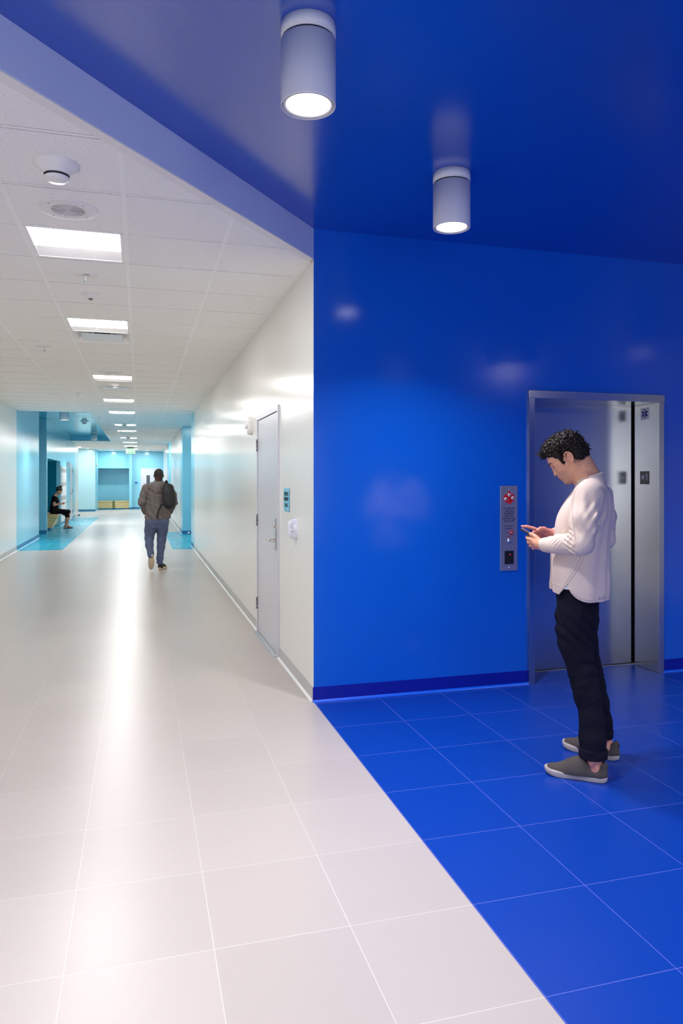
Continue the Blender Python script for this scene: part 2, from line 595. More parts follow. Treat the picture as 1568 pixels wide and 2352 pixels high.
# ---- blue ceiling and the slanted soffit
SX0, SY0 = Xr, 4.74
SD = Vector((1.62, 1.875)).normalized()
SXL = Xl
SYL = SY0 - (SX0 - Xl) * 1.875 / 1.62
cm = MB()
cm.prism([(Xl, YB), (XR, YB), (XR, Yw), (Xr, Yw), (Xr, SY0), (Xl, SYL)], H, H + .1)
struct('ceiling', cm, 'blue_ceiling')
SN = Vector((-SD.y, SD.x))                       # towards the corridor side
a0 = Vector((SX0, SY0))
b0 = Vector((SXL, SYL))
fm = MB()
fm.prism([tuple(a0), tuple(a0 + SN * .03 + SD * .04), tuple(b0 + SN * .03), tuple(b0)], Hc, H)
struct('wall_soffit', fm, 'soffit')
tm = MB()
tm.prism([tuple(a0 + SN * .002), tuple(a0 + SN * .062 + SD * .05), tuple(b0 + SN * .062), tuple(b0 + SN * .002)], Hc - .006, Hc + .012)
struct('trim_1', tm, 'white_trim')

# ---- white tile ceiling
LIGHT_ROWS = (0, 4, 10, 15, 19, 25, 29, 35, 40, 45, 50)
DIFF_ROWS = (5, 12, 20, 30, 36)
RX0, RX1, RY0, RY1 = Xl, -1.09, 16.9, 28.95     # raised cyan ceiling


def clip(poly, fn):
    out = []
    for i in range(len(poly)):
        p, q = poly[i - 1], poly[i]
        a, b = fn(p), fn(q)
        if (a >= 0) != (b >= 0):
            t = a / (a - b)
            out.append((p[0] + (q[0] - p[0]) * t, p[1] + (q[1] - p[1]) * t))
        if b >= 0:
            out.append(q)
    return out


def inside(p):
    return (Vector(p) - a0).dot(SN) - 0.055


def outside_recess(poly):
    x0, x1 = min(p[0] for p in poly), max(p[0] for p in poly)
    y0, y1 = min(p[1] for p in poly), max(p[1] for p in poly)
    if x0 >= RX1 or y1 <= RY0 or y0 >= RY1:
        return [poly]
    res = []
    if x1 > RX1:
        res.append([(RX1, y0), (x1, y0), (x1, y1), (RX1, y1)])
        x1 = RX1
    if y0 < RY0:
        res.append([(x0, y0), (x1, y0), (x1, RY0), (x0, RY0)])
    if y1 > RY1:
        res.append([(x0, RY1), (x1, RY1), (x1, y1), (x0, y1)])
    return res


tiles, tees = MB(), MB()
xs_ = [Xl] + [GX + GXS * k for k in range(-4, 3)] + [Xr]
g = 0.019
for j in range(-8, 56):
    y0, y1 = GY + GYS * j, GY + GYS * (j + 1)
    y1 = min(y1, Yend)
    if y0 >= Yend - .05:
        break
    for i in range(len(xs_) - 1):
        x0, x1 = xs_[i], xs_[i + 1]
        if i == 4 and (j in LIGHT_ROWS or j in DIFF_ROWS):
            continue
        poly = [(x0 + .011, y0 + g), (x1 - .011, y0 + g), (x1 - .011, y1 - g), (x0 + .011, y1 - g)]
        if x1 - x0 < .05:
            poly = [(x0, y0 + g), (x1, y0 + g), (x1, y1 - g), (x0, y1 - g)]
        for q in outside_recess(poly):
            q = clip(q, inside)
            if len(q) >= 3:
                tiles.prism(q, Hc - .001, Hc + .016)
struct('ceiling', tiles, 'acoustic')
hw = 0.0105


def strip(poly, dz=0.0):
    for q in outside_recess(poly):
        q = clip(q, inside)
        if len(q) >= 3:
            tees.prism(q, Hc + .0005 - dz, Hc + .012 - dz)


for j in range(-8, 56):
    y = GY + GYS * j
    if y > Yend:
        break
    strip([(Xl, y - hw), (Xr, y - hw), (Xr, y + hw), (Xl, y + hw)])
for x in xs_[1:-1]:
    for y0, y1 in ((-1, 16.9), (16.9, 28.95), (28.95, Yend)):
        strip([(x - hw * 1.15, y0), (x + hw * 1.15, y0), (x + hw * 1.15, y1), (x - hw * 1.15, y1)], .0025)
for x0, x1 in ((Xl, Xl + .024), (Xr - .024, Xr)):
    for y0, y1 in ((-1, 16.9), (16.9, 28.95), (28.95, Yend)):
        strip([(x0, y0), (x1, y0), (x1, y1), (x0, y1)], .003)
struct('trim_2', tees, 'tee')
# side bays of the white ceiling
struct('ceiling', slabs((Xr + T, Xr + 1.5, 16.84, 18.35, Hc, Hc + .05), (Xr + T, Xr + 1.5, 18.95, 20.43, Hc, Hc + .05), (Xr + .0, Xr + T, 16.84, 20.43, Hc, Hc + .05),
                        (Xr + .0, Xr + 1.5, 28.2, 29.2, Hc, Hc + .05), (Xr + .73, Xr + 1.5, 29.2, 29.8, Hc, Hc + .05), (Xr, Xr + .12, 29.2, 29.8, Hc, Hc + .05), (Xr, Xr + 1.5, 29.8, 30.0, Hc, Hc + .05),
                        (Xr + 0.0, Xr + 1.5, 37, Yend, Hc, Hc + .05),
                        (Xl - 3, Xl, 32.37, 34.35, Hc, Hc + .05), (Xl - 3, -3.15, 34.35, 34.96, Hc, Hc + .05), (-2.55, Xl, 34.35, 34.96, Hc, Hc + .05), (Xl - 3, Xl, 34.96, Yend, Hc, Hc + .05)), 'acoustic')
# dark sheet above the grid, coloured to give the tile-edge shadow lines
pm = MB()
pm.prism([tuple(a0 + SN * .03), (Xr + .0, 16.8), (Xr + .0, Yend), (RX1 + .02, Yend), (RX1 + .02, RY0), (RX1, RY0 - .02), (Xl, RY0 - .02), tuple(b0 + SN * .03)], Hc + .17, Hc + .2)
pm.box(Xl - 3, RX1 + .02, RY1 + .03, Yend, Hc + .17, Hc + .2)
pm.box(Xr, Xr + 1.6, 16.8, Yend, Hc + .17, Hc + .2)
struct('ceiling', pm, 'joint_shade')
# raised cyan ceiling with its fascias
struct('ceiling', slabs((Xl - 2.4, RX1, RY0, RY1, H, H + .05)), 'cyan_ceiling')
struct('wall_recess', slabs((RX1, RX1 + .015, RY0, RY1, Hc - .004, H), (Xl - .5, RX1 + .015, RY1, RY1 + .015, Hc - .004, H), (Xl - .5, RX1 + .015, RY0 - .015, RY0, Hc - .004, H)), 'cyan_ceiling')

# ---- baseboards (cove base: a band and a toe)
BH, BT = 0.100, 0.006


def base_x(name, X, sgn, ys, m, mt):
    band, toe = MB(), MB()
    for y0, y1 in ys:
        band.box(min(X, X + sgn * BT), max(X, X + sgn * BT), y0, y1, 0.012, BH)
        xa, xb = X + sgn * BT, X + sgn * (BT + .014)
        toe.prism([(X, 0), (xb, 0), (X + sgn * (BT + .010), .006), (xa, .014), (X, .014)], y0, y1, 'y')
    o = struct(name, band, m)
    obj('base_toe', toe, mt, o)


def base_y(name, Y_, sgn, xs, m, mt):
    band, toe = MB(), MB()
    for x0, x1 in xs:
        band.box(x0, x1, min(Y_, Y_ + sgn * BT), max(Y_, Y_ + sgn * BT), 0.012, BH)
        ya, yb = Y_ + sgn * BT, Y_ + sgn * (BT + .014)
        toe.prism([(Y_, 0), (yb, 0), (Y_ + sgn * (BT + .010), .006), (ya, .014), (Y_, .014)], x0, x1, 'x')
    o = struct(name, band, m)
    obj('base_toe', toe, mt, o)


base_x('baseboard_right', Xr, -1, [(Yw + .003, D0), (D1, 15.88), (21.44, 28.2), (32, 37)], 'grey_base', 'grey_toe')
base_x('baseboard_right', Xr, -1, [(15.88, 16.84), (20.43, 21.44), (30.0, 32.0)], 'cyan_base', 'plate')
base_y('baseboard_right', 20.43, -1, [(Xr, Xr + 1.5)], 'cyan_base', 'cyan_base')
base_y('baseboard_right', 30.0, -1, [(Xr, Xr + 1.5)], 'cyan_base', 'cyan_base')
base_y('baseboard_lobby', Yw, -1, [(Xr - .006, 2.752), (3.912, XR)], 'blue_base', 'blue_toe')
base_x('baseboard_left', Xl, 1, [(YB, 16.55), (30.74, 32.37)], 'grey_base', 'grey_toe')
base_x('baseboard_left', Xl, 1, [(16.55, 20.08), (21.67, NY0), (NY1, 28.5), (29.66, 30.74)], 'cyan_base', 'plate')
base_y('baseboard_left', 21.67, -1, [(Xl - 2.4, Xl)], 'cyan_base', 'cyan_base')
base_y('baseboard_far', 36.5, -1, [(Xl - 3, -2.06)], 'cyan_base', 'cyan_base')
base_y('baseboard_far', Yend, -1, [(-0.40, 0.0), (1.02, Xr + 1.5)], 'cyan_base', 'cyan_base')
base_y('baseboard_far', Yend - .2, -1, [(-0.541, -0.40)], 'cyan_base', 'cyan_base')

# ================================================================== lights
def troffer():
    t = thing('ceiling_light', 'x', 'light', (GX - GXS / 2, GY + GYS / 2, Hc))
    hx, hy = GXS / 2 - .012, GYS / 2 - .012
    m = MB()           # housing: rim, side cheeks, sloping far reflector
    yl = -hy + 2 * hy * .60
    m.box(-hx, -hx + .022, -hy, hy, -.002, .09)
    m.box(hx - .022, hx, -hy, hy, -.002, .09)
    m.box(-hx, hx, -hy, -hy + .012, -.002, .09)
    m.box(-hx, hx, hy - .012, hy, -.002, .09)
    m.box(-hx + .022, hx - .022, yl, yl + .004, .006, .085)
    m.prism([(yl, .085), (hy - .012, .004), (hy - .012, .09), (yl, .09)], -hx + .02, hx - .02, 'x')
    obj('housing', m, 'tee', t)
    m = MB()
    m.prism([(-hy + .012, .0), (yl, .0), (yl, .006), (-hy + .012, .006)], -hx + .022, hx - .022, 'x')
    obj('lens', m, 'lens', t)
    return t


def diffuser():
    t = thing('air_diffuser', 'x', 'vent', (GX - GXS / 2, GY, Hc))
    hx, hy = GXS / 2 - .012, GYS / 2 - .012
    m = MB()
    for (x0, y0, x1, y1, ix0, iy0, ix1, iy1) in (
            (-hx, -hy, hx, -hy, -.19, -.17, .19, -.17), (hx, -hy, hx, hy, .19, -.17, .19, .17),
            (hx, hy, -hx, hy, .19, .17, -.19, .17), (-hx, hy, -hx, -hy, -.19, .17, -.19, -.17)):
        m.add([(x0, y0, 0), (x1, y1, 0), (ix1, iy1, .09), (ix0, iy0, .09)], [(0, 1, 2, 3)])
    m.box(-.19, .19, -.17, .17, .09, .095)
    obj('cone', m, 'tee', t)
    obj('face_plate', MB().box(-.2, .2, -.2, .2, .002, .008), 'diff_blue', t)
    m = MB()
    m.lathe([(.07, .02), (.10, .088)], n=20)
    obj('neck', m, 'lamp_dark', t)
    for x in (-.12, .12):
        for y in (-.12, .12):
            obj('hanger', MB().box(x - .004, x + .004, y - .004, y + .004, .008, .09), 'hinge', t)
    return t


t0 = troffer()
ords = ['first and largest', 'second', 'third', 'fourth', 'fifth', 'sixth', 'seventh', 'eighth', 'ninth', 'tenth', 'eleventh']
near_txt = ['just behind the round speaker', 'touching the nearest square air diffuser', 'before the hanging smoke detector']
for n, j in enumerate(LIGHT_ROWS):
    y = GY + GYS * (j + .5)
    if n < 3:
        lab = 'bright square ceiling light, %s of the row, %s' % (ords[n], near_txt[n])
    else:
        lab = 'bright ceiling light, %s of the corridor row counting from the speaker' % ords[n]
    if n == 0:
        t0.location = (GX - GXS / 2, y, Hc)
        t0['label'] = lab
        t0['group'] = 'square lights down the corridor ceiling'
    else:
        dup(t0, (GX - GXS / 2, y, Hc), None, lab, 'square lights down the corridor ceiling')
for lab, loc in (('bright ceiling light in the side bay by the cyan wall end', (Xr + .42, 18.65, Hc)),
                 ('ceiling light in the deep bay on the right past the second white wall', (Xr + .425, 29.5, Hc)),
                 ('ceiling light beyond the end of the left wall, left of the far pale cyan wall', (-2.85, 34.66, Hc))):
    dup(t0, loc, None, lab, 'square lights in the side bays')
d0 = diffuser()
dl = ['square white air diffuser right behind the second ceiling light', 'square air diffuser behind the hanging smoke detector',
      'small distant air diffuser behind the fifth ceiling light', 'far air diffuser behind the seventh ceiling light', 'farthest air diffuser behind the eighth ceiling light']
for n, j in enumerate(DIFF_ROWS):
    loc = (GX - GXS / 2, GY + GYS * (j + .5), Hc)
    if n == 0:
        d0.location = loc
        tag(d0, dl[0], 'vent', 'air diffusers')
    else:
        dup(d0, loc, None, dl[n], 'air diffusers')


def downlight(loc):
    t = thing('cylinder_downlight', 'x', 'light', loc)
    r = .103
    m = MB()
    m.lathe([(1e-4, 0), (r, 0), (r, -.052), (r - .006, -.052), (r - .006, 0)], n=48)
    obj('canopy', m, 'lamp_body', t)
    m = MB()
    m.lathe([(r - .012, -.045), (r - .012, -.062)], n=48)
    obj('shadow_gap', m, 'lamp_dark', t)
    m = MB()
    m.lathe([(1e-4, -.060), (r, -.060), (r, -.296), (r - .001, -.30), (r - .004, -.30), (r - .004, -.285), (r - .012, -.285)], n=48)
    obj('housing', m, 'lamp_body', t)
    m = MB()
    m.lathe([(r - .009, -.282), (r - .009, -.297), (r - .012, -.299), (r - .021, -.293), (r - .023, -.283)], n=48)
    obj('reflector_rim', m, 'lamp_rim', t)
    m = MB()
    m.lathe([(1e-4, -.287), (r - .022, -.287)], n=48)
    obj('lens', m, 'spot_lens', t)
    ld = bpy.data.lights.new('downlight_beam', 'AREA')
    ld.shape = 'DISK'
    ld.size = .15
    ld.energy = SPOT_W
    ld.spread = math.radians(SPOT_SPREAD)
    ld.color = (1.0, .97, .98)
    o = bpy.data.objects.new('downlight_beam', ld)
    COL.objects.link(o)
    o.parent = t
    o.location = (0, 0, -.292)
    return t


cl0 = downlight((0.607, 2.634, H))
tag(cl0, 'large white cylinder downlight nearest the top edge, on the blue ceiling', 'light', 'cylinder downlights of the blue lobby')
dup(cl0, (1.666, 3.69, H), None, 'white cylinder downlight nearer the blue lift wall, smaller of the two overhead', 'cylinder downlights of the blue lobby')
cyanl = [((-1.70, 17.9, H), 'small cylinder downlight at the near end of the raised cyan ceiling'),
         ((-1.55, 26.6, H), 'small cylinder downlight at the far end of the raised cyan ceiling')]
for loc, lab in cyanl:
    c_ = dup(cl0, loc, None, lab, 'cylinder downlights of the cyan ceiling')
    for k in c_.children:
        if k.type == 'LIGHT':
            k.data = k.data.copy()
            k.data.energy = CYAN_W
others = [(-0.45, 1.58, H), (-1.51, .53, H), (4.25, 1.72, H), (3.2, .68, H), (2.1, -.4, H), (5.3, 2.75, H)]
where = ['above and behind the viewer on the blue ceiling', 'over the white wall behind the viewer', 'on the blue ceiling right of the lift, out of view',
         'right behind the viewer over the blue floor', 'in the middle of the lobby behind the viewer', 'beside the pale right lobby wall']
for n, loc in enumerate(others):
    dup(cl0, loc, None, 'white cylinder downlight ' + where[n], 'cylinder downlights of the blue lobby')


def can(label, loc, watt):
    t = thing('recessed_downlight', label, 'light', loc, 0, 'recessed downlights by the far wall')
    obj('ring', MB().lathe([(.10, 0), (.10, -.006), (.085, -.006), (.080, .0)], n=24), 'lamp_body', t)
    obj('lens', MB().lathe([(1e-4, -.002), (.082, -.002)], n=24), 'spot_lens', t)
    ld = bpy.data.lights.new('downlight_beam', 'AREA')
    ld.shape = 'DISK'
    ld.size = .15
    ld.energy = watt
    o = bpy.data.objects.new('downlight_beam', ld)
    COL.objects.link(o)
    o.parent = t
    o.location = (0, 0, -.02)


can('recessed downlight in front of the wide far niche', (-1.35, 37.9, Hc - .002), 42)
can('recessed downlight in front of the far grey door', (.35, 37.9, Hc - .002), 32)
can('recessed downlight left of the far panel, near the pale cyan wall', (-2.35, 35.6, Hc - .002), 32)

t = thing('dome_light', 'round flush dome light on the blue ceiling deep in the lobby, out of view', 'light', (4.95, .42, H))
obj('base', MB().lathe([(1e-4, 0), (.11, 0), (.11, -.02), (.09, -.025)], n=32), 'lamp_body', t)
obj('globe', MB().lathe([(.08, -.02), (.078, -.05), (.06, -.08), (.03, -.095), (1e-4, -.098)], n=32), 'dome', t)
# ================================================================== door in the right wall
dr = thing('door_1', 'x', 'door', (Xr, (D0 + D1) / 2, 0))
del dr['label'], dr['category']
dr['kind'] = 'structure'
L0, L1 = D0 - dr.location.y, D1 - dr.location.y      # -.58 .. .58
FW = .05
m = MB()
m.box(-.014, .10, L0, L0 + FW, 0, DZ + .04)
m.box(-.014, .10, L1 - FW, L1, 0, DZ + .04)
m.box(-.014, .10, L0 + FW, L1 - FW, DZ - .01, DZ + .04)
obj('door_frame', m, 'door', dr, .002)
leaf = obj('door_leaf', MB().box(-.004, .04, L0 + FW + .004, L1 - FW - .004, .012, DZ - .016), 'door', dr, .001)
obj('door_gap', MB().box(.03, .035, L0 + FW, L1 - FW, 0, DZ - .01), 'black_gap', dr)
for yy, zz in ((L1 - .17, 1.86), (L1 - .36, 1.90), (L1 - .17, 1.99), (L1 - .36, 2.02)):
    obj('screw_plug', MB().lathe([(1e-4, -.0075), (.005, -.007), (.006, -.004)], (0, yy, zz), 'x', 12), 'nickel', leaf)
for zz in (1.845, 1.11, .29):
    m = MB()
    for k in range(3):
        m.lathe([(1e-4, -.040 + k * .040 - .019), (.0085, -.040 + k * .040 - .019), (.0085, -.040 + k * .040 + .018), (1e-4, -.040 + k * .040 + .018)], (-.018, L1 - FW + .001, zz), 'z', 12)
    m.box(-.016, -.0135, L1 - FW - .001, L1 - FW + .020, zz - .058, zz + .058)
    obj('hinge', m, 'hinge', dr)
ly = L0 + FW + .075
pl = obj('lock_plate', MB().box(-.012, -.004, ly - .024, ly + .024, .90, 1.17), 'nickel', dr, .002)
m = MB()
m.lathe([(1e-4, -.030), (.014, -.030), (.016, -.026), (.016, -.012)], (0, ly, 1.115), 'x', 20)
m.box(-.024, -.012, ly - .008, ly + .008, 1.085, 1.115)
obj('lock_cylinder', m, 'nickel', pl)
m = MB()
m.lathe([(.012, -.060), (.014, -.012)], (0, ly, .985), 'x', 16)
m.tube([(-.055, ly, .985), (-.057, ly + .05, .985), (-.055, ly + .125, .985)], [.0125, .0115, .0115], 12)
obj('lever_handle', m, 'nickel', pl)
obj('strike', MB().box(-.016, -.012, L0 + FW - .012, L0 + FW - .002, .98, 1.09), 'hinge', dr)
m = MB()
m.prism([(-.045, 0), (-.038, .007), (-.012, .010), (.03, .010), (.03, 0)], L0 + FW, L1 - FW + .02, 'y')
obj('threshold', m, 'alu', dr)

# room sign beside the door
sg = thing('room_sign', 'cyan room sign with dark lettering, on the white wall right of the grey door', 'sign', (Xr, 5.655, 1.345))
sg.scale = (1, 1, 1)
obj('plate', MB().box(-.008, -.002, -.105, .105, -.092, .092), 'plate', sg, .003)
for (yy, zz) in ((-.088, .074), (.088, .074), (-.088, -.074), (.088, -.074)):
    obj('standoff_screw', MB().lathe([(1e-4, -.014), (.006, -.013), (.0065, -.008)], (0, yy, zz), 'x', 12), 'chrome', sg)
lettering('lettering', 'ELEVATOR\nEQUIPMENT', .040, 'ink', sg, facing('-x', -.009, 0, .025), .82, .0006, 1.0, 1.0)
lettering('lettering', '1E-106', .042, 'ink', sg, facing('-x', -.009, 0, -.045), .95, .0006)

# clear covered pull station
ps = thing('alarm_pull_station', 'clear domed cover over a call point, on the white wall near the blue corner', 'alarm', (Xr, 5.31, 1.135))


def stadium(w2, h2, n=10):
    pts = []
    for k in range(n + 1):
        a = -PI / 2 + PI * k / n
        pts.append((w2 * math.sin(a) * -1, h2 - w2 + w2 * math.cos(a)))
    for k in range(n + 1):
        a = -PI / 2 + PI * k / n
        pts.append((w2 * math.sin(a), -(h2 - w2) - w2 * math.cos(a)))
    return pts


def shell(parent, name, m, layers, w2, h2, centre=(0, 0)):
    """stadium-shaped dome standing out along -x: layers of (x, inset)"""
    mb = MB()
    base = None
    rings = []
    for (x, ins) in layers:
        pts = stadium(w2 - ins, h2 - ins)
        rings.append([(x, p[0] + centre[0], p[1] + centre[1]) for p in pts])
    n = len(rings[0])
    vs_ = [p for r in rings for p in r]
    fs = []
    for i in range(len(rings) - 1):
        for k in range(n):
            k2 = (k + 1) % n
            fs.append((i * n + k, i * n + k2, (i + 1) * n + k2, (i + 1) * n + k))
    fs.append([(len(rings) - 1) * n + k for k in range(n)])
    mb.add(vs_, fs, True)
    return obj(name, mb, m, parent)


shell(ps, 'cover', 'clear', [(0, 0), (-.014, .001), (-.028, .004), (-.042, .011), (-.054, .022), (-.061, .034), (-.063, .042)], .046, .080)
obj('latch', MB().lathe([(1e-4, -.054), (.008, -.052), (.009, -.042), (.009, -.02)], (0, -.040, -.005), 'x', 14), 'chrome', ps)
m = MB()
for k in range(7):
    zz = .06 - k * .02
    m.box(-.046, -.040, -.041, -.034, zz - .004, zz + .004)
obj('ribs', m, 'lamp_rim', ps)


def strobe(name, label, loc, ax, letters=True, sc_=1.0):
    t = thing(name, label, 'alarm', loc, {'-x': 0, '+x': PI, '-y': PI / 2}[ax])
    shell(t, 'body', 'white_plastic', [(0, 0), (-.038, .003), (-.050, .010), (-.054, .022)], .058 * sc_, .078 * sc_)
    obj('strobe_lens', MB().sphere((-.062, .0, -.012), .022, 14), 'clear', t)
    if letters:
        lettering('lettering', 'F\nI\nR\nE', .024, 'red', t, facing('-x', -.0545, -.035, .012), 1.0, .0008, 1.0, .75)
    return t


strobe('fire_strobe', 'white fire alarm strobe with red lettering, high left of the grey door', (Xr, 7.52, 2.07), '-x', True, 1.25)
strobe('fire_strobe', 'small white strobe on the cyan wall above the bench niche, left of a door', (Xl, 27.87, 2.06), '+x', False, 1.3)
strobe('fire_strobe', 'tiny round strobe on the far cyan return wall above the wide niche', (-2.04, 36.9, 2.24), '+x', False, 1.2)

# ================================================================== lift entrance
el = thing('elevator_entrance', 'stainless steel elevator doorway with closed brushed door in the blue wall', 'elevator', ((EX0 + EX1) / 2, Yw, 0))
ox = el.location.x
e0, e1 = EX0 - ox, EX1 - ox
JD = .285
m = MB()
m.box(e0 - .048, e0, -.018, JD, 0, EZ + .06)
obj('jamb', m, 'steel', el, .002)
m = MB()
m.box(e1, e1 + .048, -.018, JD, 0, EZ + .0)
obj('jamb', m, 'steel', el, .002)
m = MB()
m.box(e0 - .050, e1 + .052, -.020, JD, EZ, EZ + .058)
obj('header', m, 'steel', el, .002)
dpan = obj('door_panel', MB().box(e0 - .04, e1 - .018, JD + .004, JD + .03, .012, EZ + .03), 'steel', el)
obj('shaft_gap', MB().box(e1 - .03, e1 + .04, JD + .031, JD + .05, 0, EZ + .05), 'black_gap', el)
obj('shaft_gap', MB().box(e0 - .04, e1 + .04, JD + .004, JD + .06, .0005, .0115), 'black_gap', el)
obj('sill', MB().box(e0, e1, JD - .012, JD + .003, .0005, .006), 'alu', el)
obj('jamb_edge', MB().box(e0 - .0495, e0 - .0465, -.0215, -.0165, 0, EZ), 'steel_edge', el)
obj('jamb_edge', MB().box(e1 - .0015, e1 + .0015, -.0215, -.0165, 0, EZ), 'steel_edge', el)

# signs on the right-hand reveal (its face looks towards -x)
st = thing('star_of_life_sign', 'white square sign with a blue six-armed medical star, top of the steel reveal', 'sign', (EX1, 4.888, 2.03))
obj('plate', MB().box(-.002, 0, -.049, .049, -.047, .047), 'sign_white', st)
m = MB()
for k in range(3):
    a = k * PI / 3
    c_, s_ = math.cos(a), math.sin(a)
    q = [(-.009, -.037), (.009, -.037), (.009, .037), (-.009, .037)]
    q = [(x * c_ - y * s_, x * s_ + y * c_) for x, y in q]
    m.prism(q, -.0032, -.0022, 'x')
obj('star', m, 'sign_blue', st)
m = MB()
m.tube([(-.0036, .001, -.026), (-.0036, -.004, -.016), (-.0036, .004, -.006), (-.0036, -.004, .005), (-.0036, .004, .015), (-.0036, .0, .03)], .0016, 6)
m.tube([(-.0036, .0, -.030), (-.0036, .0, .033)], .0010, 6)
obj('serpent', m, 'sign_white', st)
fl = thing('floor_plate', 'black plate with white star and figure 1 on the steel reveal', 'sign', (EX1, 4.891, 1.52))
obj('plate', MB().box(-.003, 0, -.052, .052, -.052, .052), 'black', fl)
m = MB()
pts = []
for k in range(10):
    a = PI / 2 + k * PI / 5
    r = .027 if k % 2 == 0 else .011
    pts.append((.018 - r * math.cos(a), r * math.sin(a) + .004))
m.prism(pts, -.0042, -.003, 'x')
obj('star', m, 'sign_white', fl)
m = MB()
m.box(-.0042, -.003, -.033, -.026, -.024, .032)
m.prism([(-.026, .032), (-.018, .022), (-.018, .017), (-.026, .024)], -.0042, -.003, 'x')
obj('numeral', m, 'sign_white', fl)

# call panel
cp = thing('elevator_call_panel', 'tall steel elevator call panel with red flames and fire notice on the blue wall', 'panel', (2.594, Yw, 1.149))
PW, PH = .069, .310
obj('plate', MB().box(-PW, PW, -.006, 0, -PH, PH), 'panel_steel', cp, .001)
for zz in (PH - .025, -PH + .025):
    obj('screw', MB().lathe([(1e-4, -.008), (.004, -.0075), (.0045, -.005)], (0, 0, zz), 'y', 10), 'chrome', cp)


def flame(cx, zb, zt, wd, lean, name, cz):
    """one tongue of the flame emblem: teardrop with a thin curling tip and tail"""
    pts = []
    N_ = 26
    left, right = [], []
    for k in range(N_ + 1):
        t = k / N_
        z = zb + (zt - zb) * t
        tc = (cz - zb) / (zt - zb)
        if t < tc:
            wdt = wd * (math.sin(PI / 2 * t / tc)) ** 1.3
        else:
            wdt = wd * (math.cos(PI / 2 * (t - tc) / (1 - tc))) ** 1.25
        bend = lean * (1 - t / tc) ** 1.6 if t < tc else 0
        sway = .006 * math.sin((t - tc) / (1 - tc) * PI) if t > tc else 0
        tip = .004 * max(0, (t - tc) / (1 - tc)) ** 3
        c = cx + bend + sway * 0 + tip
        left.append((c - wdt, z))
        right.append((c + wdt, z))
    pts = left + right[::-1]
    return MB().prism(pts, -.0072, -.0058, 'y')


em = [flame(0.002, .168, .276, .0178, .002, 'a', .243), flame(-.029, .172, .258, .0172, .026, 'b', .215), flame(.029, .172, .254, .0172, -.024, 'c', .222)]
for f_ in em:
    obj('flame_emblem', f_, 'red', cp)
for cx, cz in ((.002, .243), (-.028, .214), (.029, .221)):
    obj('pictogram_disc', MB().lathe([(1e-4, -.0080), (.0118, -.0080), (.0118, -.0070)], (cx, 0, cz), 'y', 20), 'sign_white', cp)
def fig(cx, cz, segs):
    m = MB()
    m.lathe([(1e-4, -.0088), (.0022, -.0086), (.0022, -.0078)], (cx + segs[0][0], 0, cz + segs[0][1]), 'y', 8)
    for a, b in segs[1:]:
        m.tube([(cx + a[0], -.0083, cz + a[1]), (cx + b[0], -.0083, cz + b[1])], .0013, 5)
    obj('pictogram', m, 'ink', cp)
fig(.002, .243, [(.001, .006), ((.0, .004), (-.002, -.001)), ((-.002, -.001), (.004, -.002)), ((.004, -.002), (.002, -.008)), ((-.002, -.001), (-.006, -.006)), ((.0, .003), (.005, .002))])
fig(-.028, .214, [(-.003, .004), ((-.003, .001), (-.002, -.005)), ((-.002, -.005), (-.006, -.008)), ((.001, .004), (.006, .001)), ((.006, .004), (.001, .000)), ((.003, -.002), (.006, -.006))])
fig(.029, .221, [(.001, .005), ((.0, .003), (-.001, -.003)), ((-.001, -.003), (.003, -.007)), ((-.001, -.003), (-.004, -.007)), ((.0, .002), (-.005, .000))])
lettering('lettering', 'IN CASE OF\nFIRE USE\nSTAIRWAY\nFOR EXIT\nDO NOT USE\nELEVATOR', .0195, 'ink', cp, facing('-y', 0, -.0066, .098), .88, .0001, 1.0, .95)
lettering('lettering', "FIREFIGHTERS' OPERATION", .0068, 'ink', cp, facing('-y', 0, -.0066, .0165), .95, .0001)
lettering('lettering', 'To recall elevators\nInsert fire key and turn to "ON"', .0058, 'ink', cp, facing('-y', 0, -.0066, .000), .85, .0001)
lettering('lettering', 'FIRE RECALL', .0085, 'red', cp, facing('-y', 0, -.0066, -.058), 1, .0002)
obj('keyhole', MB().lathe([(1e-4, -.0075), (.004, -.0072), (.0045, -.0055)], (-.022, 0, -.031), 'y', 12), 'black', cp)
ks = obj('key_switch_ring', MB().lathe([(.009, -.007), (.009, -.010), (.017, -.010), (.018, -.0055)], (.020, 0, -.031), 'y', 28), 'red', cp)
obj('key_switch', MB().lathe([(1e-4, -.013), (.008, -.013), (.009, -.006)], (.020, 0, -.031), 'y', 20), 'chrome', ks)
obj('key_slot', MB().box(.0185, .0215, -.0136, -.0125, -.037, -.025), 'ink', ks)
m = MB()
m.lathe([(1e-4, -.016), (.0115, -.016), (.0125, -.013), (.0165, -.012), (.0185, -.006)], (.002, 0, -.090), 'y', 28)
obj('call_button', m, 'chrome', cp)
obj('display', MB().box(-.036, .038, -.0068, -.0055, -.262, -.164), 'black', cp)
obj('indicator', MB().box(.006, .012, -.0076, -.0066, -.195, -.189), 'led_red', cp)

# ================================================================== ceiling devices
def smoke(name, label, loc, s=1.0, lettered=False):
    t = thing(name, label, 'detector', loc)
    t.scale = (s, s, s)
    obj('base', MB().lathe([(1e-4, 0), (.105, 0), (.105, -.006), (.085, -.020), (.062, -.040), (.058, -.052)], n=40), 'white_plastic', t)
    obj('chamber', MB().lathe([(.050, -.050), (.050, -.064)], n=32), 'lamp_dark', t)
    obj('cap', MB().lathe([(.056, -.062), (.056, -.068), (.044, -.080), (1e-4, -.086)], n=36), 'white_plastic', t)
    return t


